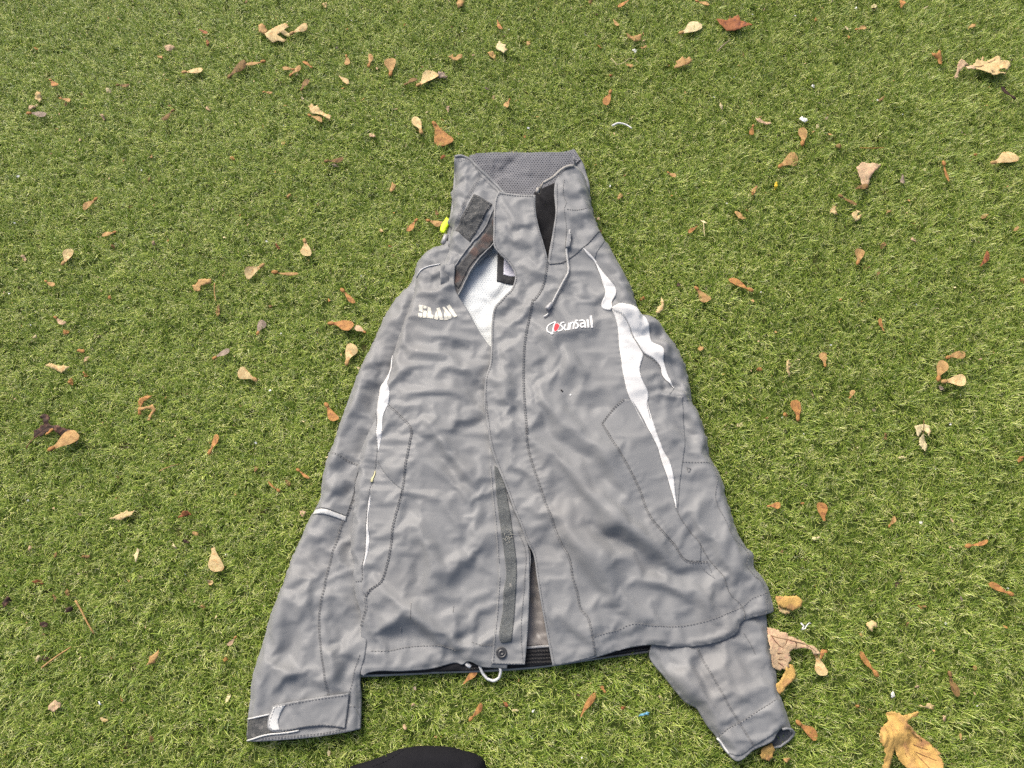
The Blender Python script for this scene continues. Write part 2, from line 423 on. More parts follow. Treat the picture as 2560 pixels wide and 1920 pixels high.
def settle(jobs, frames=38):
    """lay the layers out as real cloth: each sheet is cut a little too large, its rim is drawn in to its outline
    and it buckles over a resting body until it lies still; the heights it ends with replace the seeded ones"""
    K = 10.0; sims = []
    for s, g1, g2, ang, bend, step in jobs:
        poly = curve(s.out, step, True); V, F = tri(poly, step)
        H = s.at(V)[:, 2]
        W = 1.0/(((V[:, None, :]-s.C[None])**2).sum(2)+0.0006)**1.5
        zb = (W*s.Z).sum(1)/W.sum(1); z = H.copy()
        for L, ze, Rr in s.rolls:
            d, _, _ = pdist(V, L); t = np.clip(d/Rr, 0, 1); pr = np.sqrt(np.maximum(0, 1-(1-t)**2)); zb = np.where(zb > ze, ze+(zb-ze)*pr, zb)
        ca, sa = math.cos(ang), math.sin(ang); c0 = V.mean(0); D = V-c0
        u = (D[:, 0]*ca+D[:, 1]*sa)*(1+g1); v = (-D[:, 0]*sa+D[:, 1]*ca)*(1+g2)
        big = np.column_stack([c0[0]+u*ca-v*sa, c0[1]+u*sa+v*ca, z])
        o = link('cloth_sheet', mesh('cloth_sheet', big*K, F, M_SHELL))
        body = link('resting_body', mesh('resting_body', np.column_stack([V, np.minimum(zb, zb+0.9*(H-zb))-0.005])*K, F, M_SHELL))
        body.modifiers.new('collision', 'COLLISION'); body.collision.thickness_outer = 0.02; body.collision.cloth_friction = 25; body.collision.damping = 0.5
        bc = bpy.data.collections.new('resting'); bc.objects.link(body)
        vg = o.vertex_groups.new(name='rim'); vg.add(sorted({a for a, _ in rim(F)}), 1.0, 'REPLACE')
        o.shape_key_add(name='Basis'); rk = o.shape_key_add(name='drawn_in')
        rk.data.foreach_set('co', (np.column_stack([V, z])*K).ravel())
        rk.value = 0.0; rk.keyframe_insert('value', frame=1); rk.value = 1.0; rk.keyframe_insert('value', frame=int(frames*0.55))
        m = o.modifiers.new('cloth', 'CLOTH'); cs = m.settings
        cs.quality = 5; cs.mass = 0.3; cs.tension_stiffness = 40; cs.compression_stiffness = 40; cs.shear_stiffness = 20; cs.bending_stiffness = bend; cs.air_damping = 2
        cs.tension_damping = 8; cs.compression_damping = 8; cs.shear_damping = 8; cs.bending_damping = 0.6; cs.vertex_group_mass = 'rim'
        m.collision_settings.collection = bc; m.collision_settings.distance_min = 0.015; m.collision_settings.use_self_collision = False
        m.point_cache.frame_end = frames
        sims.append((s, o, body, F))
    SC.gravity = (0, 0, -3)
    for f in range(1, frames+1): SC.frame_set(f)
    dg = bpy.context.evaluated_depsgraph_get()
    for s, o, body, F in sims:
        ev = o.evaluated_get(dg).data; P = np.zeros(len(ev.vertices)*3); ev.vertices.foreach_get('co', P); P = P.reshape(-1, 3)/K
        h = 0.0030; lo = s.out.min(0)-0.014; hi = s.out.max(0)+0.014; nx = int((hi[0]-lo[0])/h)+2; ny = int((hi[1]-lo[1])/h)+2
        Z = np.full((ny, nx), np.nan); q = (P[F][:, :, :2]-lo)/h; z3 = P[F][:, :, 2]
        a, b, c = q[:, 0], q[:, 1], q[:, 2]; den = (b[:, 1]-c[:, 1])*(a[:, 0]-c[:, 0])+(c[:, 0]-b[:, 0])*(a[:, 1]-c[:, 1]); den = np.where(np.abs(den) < 1e-9, 1e-9, den)
        m0 = np.floor(q.min(1)).astype(int)
        for dj in range(5):
            for di in range(5):
                X = m0[:, 0]+di; Y = m0[:, 1]+dj
                u = ((b[:, 1]-c[:, 1])*(X-c[:, 0])+(c[:, 0]-b[:, 0])*(Y-c[:, 1]))/den; v = ((c[:, 1]-a[:, 1])*(X-c[:, 0])+(a[:, 0]-c[:, 0])*(Y-c[:, 1]))/den
                k = (u >= -1e-3) & (v >= -1e-3) & (u+v <= 1.001) & (X >= 0) & (X < nx) & (Y >= 0) & (Y < ny)
                Z[Y[k], X[k]] = (u*z3[:, 0]+v*z3[:, 1]+(1-u-v)*z3[:, 2])[k]
        for _ in range(8):
            E = np.pad(Z, 1, constant_values=np.nan); nb = np.stack([E[:-2, 1:-1], E[2:, 1:-1], E[1:-1, :-2], E[1:-1, 2:]])
            cnt = (~np.isnan(nb)).sum(0); sm = np.nansum(nb, 0)
            Z = np.where(np.isnan(Z) & (cnt > 0), sm/np.maximum(cnt, 1), Z)
        s.H = np.where(np.isnan(Z), 0.012, Z); s.lo = lo; s.h = h
        bpy.data.objects.remove(o, do_unlink=True); bpy.data.objects.remove(body, do_unlink=True)
    SC.frame_set(1)

def patch_mesh(name, surf, px, m, off=0.0007, skirt=0.0015, step=0.0019, corner=52, seam=True):
    poly = curve(G(px, surf.zref), step, True, corner)
    V, F = tri(poly, step)
    P = surf.at(V)
    P[:, 2] += off
    if skirt:
        br = rim(F); n = len(P)
        idx = sorted({a for a, b in br}); mp = {v: n+i for i, v in enumerate(idx)}
        low = P[idx].copy(); low[:, 2] = np.maximum(low[:, 2]-skirt, 0.004)
        P = np.vstack([P, low]); F = [tuple(f) for f in F] + [(b, a, mp[a], mp[b]) for a, b in br]
    return mesh(name, P, F, m)

def patch(name, surf, px, m, parent, **k):
    return link(name, patch_mesh(name, surf, px, m, **k), parent)
# ------------------------------------------------------------------ the jacket
JK = bpy.data.objects.new('sailing_jacket', None); COL.objects.link(JK)
JK.location = (0.03, 0.36, 0.012); JK.empty_display_size = 0.1
JK['label'] = 'grey nylon sailing jacket lying half open on the grass'; JK['category'] = 'jacket'
JINV = Matrix.Translation(-Vector(JK.location))
def jp(name, me, parent=None, **props):
    o = link(name, me, parent or JK, **props)
    if parent is None: o.matrix_parent_inverse = JINV
    return o

def strokes(*rows):
    out = []
    for k, s, *g in rows:
        for t in s.strip().split('\n'):
            kind, wd, am, pts = t.strip().split(None, 3)
            out.append((kind, float(wd), float(am)*(g[0] if g else 1.0), J(k, pts)))
    return out

# ---- inner layer: back of the jacket seen from inside
I_OUT = (J(6, '1240,935 1500,925 1900,905') + J(7, '0,905 300,897 600,887 1100,850 1650,770 2212,690') + J(8, '300,735 560,665 900,600 1300,380')
         + J('s', '1850,1400 1700,1100 1560,850 1480,700 1470,600') + J(1, '1700,800 1745,560 1700,330 1655,240 1597,160 1560,178 1300,186 1000,182 730,192 640,218 560,208 506,214 500,400 480,640 440,900 300,1300')
         + J('s', '1000,950 930,1250 900,1500'))
S_I = Cloth(I_OUT, 0.022, [(x, y, z) for x, y, z in ((900, 1690, 16), (1300, 1680, 16), (1600, 1640, 16), (1200, 1400, 22), (1500, 1300, 22),
      (1230, 800, 26), (1200, 680, 28), (1260, 560, 30), (1180, 470, 32), (1400, 450, 32), (1160, 400, 30), (1300, 394, 30), (1420, 392, 30))],
      rolls=[(J(6, '1240,935 1500,925 1900,905') + J(7, '0,905 600,887 1100,850 1650,770 2212,690') + J(8, '300,735 560,665'), 12, 8)],
      strokes=strokes((1, '''V 8 9 870,240 880,320 860,390 900,450
R 7 8 830,300 900,290 940,330
V 8 7 1060,240 980,320 930,400
R 10 6 1150,200 1200,300 1180,420
V 7 6 1440,420 1520,330 1590,260
R 9 6 900,1100 880,1250 920,1400 860,1520
V 9 6 960,1350 930,1450 830,1560'''), (7, '''V 6 7 1040,100 1070,300 1060,480 1090,620
R 6 6 1110,80 1120,300 1130,520
V 5 5 1150,560 1110,610'''), (2, '''V 10 6 1180,420 1120,520 1130,640
R 10 5 1060,460 1150,600 1180,720''')), seed=11, fine=0.6)
back = patch_mesh('back_panel', S_I, I_OUT, M_SHELL, off=0, skirt=0.02, step=0.004)
back = jp('back_panel', back)
patch('hem_facing', S_I, J(6, '1270,912 1500,905 1900,890') + J(7, '0,888 600,868 1100,832 1650,755 2212,672') + J(8, '300,715 500,672 520,640 300,560') + J(7, '2212,560 1700,600 1200,655 990,668 700,690 0,760') + J(6, '1500,840'),
      M_BLACK, back, off=0.0012, skirt=0.001)
for k in range(4):
    rows = J(7, '420,%d 800,%d 1000,%d 1200,%d 1650,%d 2212,%d' % tuple(q + 34*k for q in (760, 725, 700, 690, 650, 590)))
    if True:
        L = S_I.line(rows, 0.0022, 0.0022)
        V, F = [], []
        for i in range(0, len(L)-1):
            a, b = L[i], L[i+1]; d = (b-a)*0.30; nrm = np.array([-d[1], d[0], 0]); nrm /= np.linalg.norm(nrm)+1e-9
            c = (a+b)/2; sk = nrm*0.0014 + d*0.9
            q = [c-d-sk, c+d*0.2-sk, c+d+sk, c-d*0.2+sk]
            n = len(V); V += q + [p+np.array([0, 0, 0.0006]) for p in q]
            F += [(n+4, n+5, n+6, n+7), (n, n+1, n+5, n+4), (n+1, n+2, n+6, n+5), (n+2, n+3, n+7, n+6), (n+3, n, n+4, n+7)]
        link('grip_row', mesh('grip_row', V, F, M_RED if False else mat('rubber_grip_%d' % k, (0.05, 0.048, 0.046), 0.5)), back, kind='stuff')
patch('satin_lining', S_I, J(7, '960,0 1120,-200 1110,0 1165,300 1215,645 1100,640 985,645 970,400'), M_SATIN, back, off=0.0016)
patch('hem_binding', S_I, J(7, '975,648 1100,640 1220,632 1222,655 1100,664 975,672'), M_STITCHL, back, off=0.0028)
WM = J(1, '900,1030 1100,1090 1120,1500 900,1659') + J(2, '1230,600 1230,850 1160,830 1000,560 840,300 860,240') + J(1, '640,1160')
patch('lining_backing', S_I, WM, M_WBACK, back, off=0.0012, seam=False)
patch('mesh_lining', S_I, WM, M_WMESH, back, off=0.0034, skirt=0)
lab = patch('neck_label', S_I, J(1, '903,1060 1100,1100 1100,1392 1000,1388 893,1372'), mat('black_label', (0.03, 0.031, 0.034), 0.7, 0.1, 90), back, off=0.0046, skirt=0.001)
patch('label_panel', S_I, J(1, '960,1130 1090,1150 1090,1325 1010,1322 955,1308'), mat('lilac_white_label', (0.66, 0.65, 0.72), 0.7, 0.04, 90), lab, off=0.0056, skirt=0.0006)
CM = J(1, '640,216 730,191 1000,182 1300,187 1560,178 1597,162 1660,260 1560,360 1480,500 1380,600 1250,640 1000,620 920,560 800,440 680,300')
patch('collar_backing', S_I, CM, M_CBACK, back, off=0.0012, seam=False)
patch('collar_mesh', S_I, CM, M_CMESH, back, off=0.0036, skirt=0)
patch('inner_collar', S_I, J(1, '1235,560 1430,470 1450,740 1420,950 1370,1160 1300,960 1255,820'), M_BLACK, back, off=0.006, skirt=0.003)

# ---- sleeve on the left of the picture
B_OUT = (J(1, '440,985 380,985 300,1010 230,1060 165,1130 140,1200 100,1320 0,1430') + J(2, '300,400 180,620 100,800 20,950') +
         J(4, '540,190 480,370 440,470 400,600 365,760 350,900 300,1000 270,1050 200,1200 100,1430 20,1659') +
         J(6, '470,200 400,370 330,620 270,800 220,1000 205,1200 190,1330 178,1500 195,1535 320,1530 600,1510 900,1480 1140,1440 1240,1420 1245,1300 1245,1100 1240,950 1300,700 1300,300') +
         J(4, '800,1500 800,1200 850,700 950,300') + J(2, '330,1200 420,700 600,300 800,250 900,100') + J(1, '540,1150'))
B_LEFT = (J(1, '380,985 300,1010 230,1060 165,1130 140,1200 100,1320 0,1430') + J(2, '300,400 180,620 100,800 20,950') +
          J(4, '540,190 480,370 440,470 400,600 365,760 350,900 300,1000 270,1050 200,1200 100,1430 20,1659') +
          J(6, '470,200 400,370 330,620 270,800 220,1000 205,1200 190,1330 178,1500'))
S_B = Cloth(B_OUT, 0.030, [(1060, 660, 44), (1030, 720, 40), (985, 820, 40), (950, 900, 40), (880, 1000, 36), (935, 1010, 24), (850, 1130, 36), (905, 1150, 22), (800, 1300, 36), (865, 1330, 22),
      (730, 1500, 36), (850, 1500, 30), (900, 1500, 18), (700, 1650, 33), (850, 1650, 30), (640, 1830, 24), (860, 1800, 24), (1000, 900, 22), (960, 1200, 16)],
      rolls=[(B_LEFT, 9, 26), (J(6, '1240,1420 1245,1300 1245,1100 1240,950'), 10, 12)],
      strokes=strokes(('M3', '''L 10 5 190,600 175,680 190,780 200,840
K 10 5 170,640 130,700 90,790
L 11 5 120,620 140,690 120,770 60,840
K 9 4 100,640 100,720 60,790
L 11 4 200,340 180,400 200,440
K 10 4 230,260 210,330 220,390
L 12 4 270,150 230,250 200,320'''), (4, '''V 7 7 470,590 490,700 440,800 400,870
R 6 6 480,690 530,720 490,780 430,850
V 6 7 560,830 600,900 590,930 640,830 690,770
R 6 5 610,700 560,780 470,850
R 6 5 640,860 590,960 560,1010
V 7 5 430,1050 380,1130 330,1250
R 8 5 500,1150 420,1230 330,1330
V 8 7 240,1470 260,1560 270,1659
R 8 5 300,1450 330,1560 360,1640
V 6 6 400,1370 370,1460 340,1540
V 8 8 610,1290 640,1400 650,1560
R 7 5 540,1320 560,1450 600,1560
V 11 7 800,250 740,400 710,520
V 6 4 540,300 600,380 560,440'''), (2, '''V 13 6 60,1000 80,1150 60,1300
R 12 5 120,900 160,1050 130,1200
V 10 6 240,900 140,1250 60,1500
R 8 5 460,330 400,500 330,700
V 9 7 560,160 640,130 720,120'''), (1, '''R 6 5 180,1200 260,1120 370,1060'''), (6, '''V 6 7 660,180 690,110 760,75 800,100
R 6 5 700,200 760,140 840,130
V 6 5 700,160 780,240
V 9 6 620,420 640,560 690,700
R 9 5 700,420 720,560 760,680
V 7 6 500,690 600,720 680,830 620,900
R 7 5 560,780 640,880 660,960
V 6 7 650,930 700,1020 760,1090
V 5 6 460,1100 520,1080 580,1110
V 5 5 740,1010 820,1030 860,970
V 5 8 960,380 970,500 990,600 995,690
R 5 6 1005,400 1010,520 1000,620
V 5 6 1000,180 1040,260 1100,320
R 6 7 1005,640 1010,850 1030,1040
V 5 6 1060,640 1130,620
V 5 8 1030,1040 1100,900 1160,800 1210,720
V 5 5 1000,420 1100,480 1150,450
R 7 5 1100,560 1150,640 1120,760
V 10 5 430,430 420,640 380,800
R 6 5 1080,150 1110,260 1140,330''')), fine=0.0, swell=0.6, seed=21, amp=0.8, grain=1.1)
seamB = [J(4, '450,475 530,500 620,550 710,585'), J(4, '670,900 620,1040 560,1150 530,1260 470,1450 420,1659') + J(6, '920,150 885,300 880,500 900,700 940,950 960,1105')]
# ---- front and body on the left of the picture
A_OUT = (J(2, '745,100 640,120 560,155 518,190 500,260 470,370 400,560 330,780 295,890 280,920 262,1040 215,1130 175,1190 160,1290 148,1400 143,1560') +
         J(4, '878,130 800,290 745,420 720,560 700,680 678,750 680,880 655,1080 637,1260 640,1400 662,1480 662,1640') +
         J(6, '1200,190 1240,330 1238,480 1250,650 1255,760 1240,850 1237,910 1262,925 1300,900 1640,882 1900,858 2010,830') +
         J(7, '0,860 200,830 330,805 380,822 430,790 560,840 660,850 800,858 805,820 968,820 985,640 1005,300 1010,0') +
         J(5, '470,1450 430,1200 380,1000 300,800 230,600 190,400 150,150') + J(2, '1240,1400 1250,1100 1250,850 1195,830 1170,800 1100,700 1000,520 880,320 880,100'))
A_LEFT = (J(2, '518,190 500,260 470,370 400,560 330,780 295,890 280,920 262,1040 215,1130 175,1190 160,1290 148,1400 143,1560') +
          J(4, '878,130 800,290 745,420 720,560 700,680 678,750 680,880 655,1080 637,1260 640,1400 662,1480 662,1640') +
          J(6, '1200,190 1240,330 1238,480 1250,650 1255,760 1240,850 1237,910'))
S_A = Cloth(A_OUT, 0.044, [(1080, 690, 54), (1050, 740, 54), (1130, 780, 50), (1010, 880, 46), (1200, 860, 44), (960, 1000, 45), (1100, 1000, 50), (1210, 1000, 43), (930, 1130, 40), (1050, 1150, 50),
      (1200, 1200, 42), (905, 1330, 38), (1020, 1330, 48), (1230, 1400, 38), (920, 1500, 36), (1050, 1500, 42), (1260, 1550, 32), (920, 1650, 27), (1050, 1650, 28), (1250, 1650, 27)],
      rolls=[(A_LEFT, 25, 17), (J(6, '1300,900 1640,882 1900,858') + J(7, '0,860 330,805 560,840 800,858'), 19, 7)],
      strokes=strokes(('M1', '''L 11 5 85,262 130,236 190,226 250,240 300,255
K 10 4 100,285 170,268 240,275 300,285
L 9 4 100,310 160,292 220,290 280,305
L 11 6 150,400 190,385 230,430 270,480 310,520
K 11 5 145,430 185,415 220,465 260,510
L 10 6 110,580 160,610 190,660 195,720 170,770
K 11 6 130,630 155,680 150,740 120,790
L 11 6 200,720 250,680 290,640 310,600
K 10 5 215,760 260,720 300,680
L 9 5 40,850 90,826 140,800 190,850 230,866
K 9 5 60,868 110,850 150,835 190,870
K 9 5 270,770 255,820 240,870
L 12 4 170,520 210,550 240,600 230,650
K 12 5 120,170 160,180 220,190 280,200'''), (2, '''V 11 14 690,200 700,280 730,350
R 7 9 600,300 660,370 740,425 800,405 850,350
V 8 8 640,290 700,340 760,350
R 6 16 745,110 748,230 740,310 800,290 880,330
V 10 6 720,840 900,830 1050,850 1160,870
R 8 6 380,980 520,900 700,890 900,930
V 7 5 390,1010 560,980 760,1000 900,1000
R 9 5 400,900 600,830 800,800
V 7 6 915,1080 940,1000 1020,960 1150,930
R 7 5 960,1090 1010,1010 1150,980
R 8 5 640,1250 690,1140 760,1060 860,1010
V 5 5 400,1190 440,1130 520,1090
R 6 4 440,1200 500,1130 600,1090
V 8 4 270,1180 340,1250 410,1290
R 10 4 360,1450 500,1380 600,1400
V 12 4 420,700 620,680 820,720
V 6 5 300,850 400,900 480,1000
R 10 4 780,1180 900,1150 1080,1200
V 9 4 1000,1300 1080,1250 1140,1180
V 7 4 560,1420 640,1460 700,1520
V 12 5 420,300 380,420 360,560'''), (4, '''V 6 5 900,560 960,670 1060,770 1130,830
R 7 4 940,560 1020,690 1110,760
V 6 5 800,700 830,620 870,560
R 7 6 1290,350 1340,270 1400,230 1450,250
V 7 5 1240,380 1280,300 1360,220
R 8 6 1500,350 1540,450 1530,560
V 8 9 1600,230 1700,250 1850,190 1900,170
R 6 5 1560,200 1700,190 1830,130
V 13 7 1570,690 1600,560 1720,520 1850,500
V 10 6 1600,280 1580,420 1560,520
R 6 7 1380,540 1450,640 1560,740 1700,870 1800,960
V 6 5 1380,520 1440,500 1530,570
V 7 5 1680,700 1760,800 1840,880
R 6 5 1600,700 1700,640 1820,640
V 6 6 1160,1050 1190,960 1210,880
V 7 7 1100,1080 1150,1110 1220,1000 1300,980
R 5 5 1200,1010 1260,980 1340,1000
V 7 6 1150,1190 1200,1200 1280,1260 1340,1370
R 7 7 1420,1659 1390,1480 1340,1380 1430,1250
V 6 6 1120,1410 1200,1460 1310,1490
R 6 4 1140,1360 1220,1420 1320,1440
V 9 6 1450,1500 1540,1440 1680,1350 1740,1260
R 8 5 1480,1560 1600,1470 1720,1400
V 6 6 1790,1530 1830,1420 1900,1330
R 7 5 1840,1560 1880,1440 1940,1360
V 8 5 1440,1020 1500,880 1530,820
R 8 4 1500,1040 1560,920 1600,830
V 7 5 1860,860 1900,1000 1880,1200
R 9 4 1780,1000 1800,1150 1760,1240
V 5 3 1120,320 1200,325
V 5 3 1070,700 1150,710
V 6 4 880,1270 980,1380
V 6 4 800,1560 960,1600
V 6 5 1180,1540 1280,1580 1340,1620'''), (6, '''V 8 10 1360,590 1500,520 1600,450 1680,400 1780,480 1880,560 1930,580
R 5 6 1400,520 1540,440 1680,370 1800,440 1890,520
V 7 6 1350,690 1380,610 1400,590
V 5 5 1650,830 1700,740
V 5 4 1560,720 1600,760
V 5 5 1880,850 1940,780
R 7 6 1920,340 1930,540
V 7 5 1980,180 2000,400 2100,540
V 3.5 6 2150,540 2170,700 2130,820
V 5 6 1990,730 2100,740 2160,690
V 6 5 1480,220 1560,300 1600,380
R 8 5 1350,250 1450,230 1560,160'''), (7, '''V 6 9 330,580 440,520 500,470
R 4.5 9 540,260 500,420 460,620 450,800
V 4.5 9 545,290 530,480 580,600
V 4 7 370,650 390,760 340,810
R 5 7 290,280 330,420 350,540
V 8 5 420,180 540,110 640,80
R 7 4 440,230 560,170 660,150
V 6 5 190,720 300,740 350,700
V 5 5 120,720 140,800
V 8 5 60,100 100,300 60,460
V 6 4 600,300 620,450 660,560''')), fine=0.0, swell=0.6, seed=31, amp=0.65, grain=0.5)
pock = J(4, '1000,40 1100,130 1215,270 1200,420 1165,600 1135,830 1100,960 1050,1150 1015,1400 960,1600') + J(6, '1440,60 1330,140 1300,190 1305,290 1265,400 1250,470')
hemA = [J(6, '1330,690 1480,690 1700,650 1900,640 2000,640 2110,680') + J(7, '150,635 280,670 330,690'), J(7, '470,605 560,635 690,632')]
sideA = J(4, '870,100 885,300 890,430 870,600 830,780 790,1000 780,1200 770,1400 745,1560') + J(6, '1270,0 1262,40 1190,45')

# ---- lower sleeve on the right of the picture, coming out from under the hem
D_OUT = (J(8, '285,740 420,930 520,1060 620,1170 725,1230 750,1270 830,1400 905,1490 925,1530 985,1620') + J('c', '970,520 985,522 1060,468 1160,415 1185,372 1212,358 1245,365 1257,385') +
         J(8, '1600,1440 1560,1300 1500,1130 1480,1090 1465,900 1440,700 1390,560 1370,330 1100,300 700,480 300,600'))
S_D = Cloth(D_OUT, 0.026, [(1650, 1640, 24), (1760, 1600, 26), (1850, 1560, 26), (1700, 1720, 30), (1800, 1700, 36), (1890, 1680, 30), (1800, 1800, 32), (1900, 1780, 32), (1840, 1870, 27), (1930, 1830, 27), (1900, 1540, 22)],
      rolls=[(J(8, '285,740 420,930 520,1060 620,1170 725,1230 750,1270 830,1400 905,1490 925,1530 985,1620'), 9, 18),
             (J(8, '1600,1440 1560,1300 1500,1130 1480,1090 1465,900 1440,700 1390,560 1370,330'), 9, 14), (J('c', '975,518 1060,460 1160,405 1212,352'), 16, 5)],
      strokes=strokes((8, '''L 11 6 560,760 680,950 820,1180 900,1320
K 11 6 640,740 760,950 880,1150
L 12 5 900,720 1000,900 1120,1080 1180,1160
K 11 5 1100,640 1200,850 1300,1020
V 9 8 690,760 720,900 800,1050 850,1180 930,1300
R 7 6 790,740 820,880 900,1040 950,1160
R 10 5 560,800 600,950 700,1100
V 8 7 990,750 1010,880 1060,990 1040,1060
R 8 5 1080,760 1110,880 1150,960
V 6 6 1170,680 1220,780
V 7 5 1290,830 1360,930 1400,1000
R 7 5 1250,860 1320,980 1360,1060
V 8 8 1390,560 1400,800 1430,950 1460,1060
V 6 5 940,1450 960,1330
V 6 5 1200,1290 1230,1420 1250,1500
R 7 4 1130,1120 1200,1060 1300,1040
V 6 5 700,690 800,720 950,690
R 6 5 1340,1200 1400,1260 1440,1340
V 8 4 1020,1320 1080,1420''')), fine=0.0, swell=0.6, seed=41, amp=0.75, grain=-0.9)
seamD = [J(8, '720,660 800,830 900,1010 1000,1190 1100,1350 1240,1570'), J(8, '910,1490 950,1430 1090,1350 1260,1240 1400,1150 1445,1120'), J(8, '1140,520 1200,620 1250,720')]

# ---- storm flap, front and upper sleeve on the right of the picture
C_OUT = (J(1, '905,545 1000,558 1120,575 1247,580 1247,700 1280,870 1320,1000 1360,1165 1366,1165 1400,930 1430,730 1420,490 1440,420 1540,312 1595,300 1640,300 1597,163 1640,220 1700,285 1740,390 1775,560 1812,715 1870,840 2000,1060 2100,1230 2190,1430') +
         J(3, '1060,280 1110,440 1122,490 1200,500 1270,540 1350,610 1400,690 1480,800 1560,970 1600,1140 1620,1290 1680,1400 1720,1500 1770,1640') +
         J('r', '240,350 280,460 283,560 330,650 400,780 440,940 480,1060 540,1240 630,1390 690,1440 697,1560 760,1630') +
         J(8, '1440,100 1470,220 1492,318 1370,355 1280,375 1200,405 1150,440 1135,500 1080,550 1000,590 800,640 550,655 300,635 120,660 0,692') +
         J(7, '1870,680 1680,742 1640,742 1440,795 1230,836 1195,640 1165,480 1120,240 1080,0') + J(5, '490,1400 440,1310 370,1130 320,1020 240,800 150,580 100,430 60,180 45,0') +
         J(2, '1165,1500 1145,1400 1145,1250 1160,1100 1195,1000 1208,840 1213,600 1240,470 1400,290 1428,200') + J(1, '1050,1250 990,1160 920,1100 868,1035 862,900 866,740 882,600'))
C_RIGHT = (J(1, '1640,220 1700,285 1740,390 1775,560 1812,715 1870,840 2000,1060 2100,1230 2190,1430') + J(3, '1060,280 1110,440 1122,490 1200,500 1270,540 1350,610 1400,690 1480,800 1560,970 1600,1140 1620,1290 1680,1400 1720,1500 1770,1640') +
           J('r', '240,350 280,460 283,560 330,650 400,780 440,940 480,1060 540,1240 630,1390 690,1440 697,1560 760,1630') + J(8, '1440,100 1470,220 1492,318'))
C_HEM = J(8, '1492,318 1370,355 1280,375 1200,405 1150,440 1135,500 1080,550 1000,590 800,640 550,655 300,635 120,660 0,692') + J(7, '1870,680 1680,742 1640,742 1440,795 1230,836')
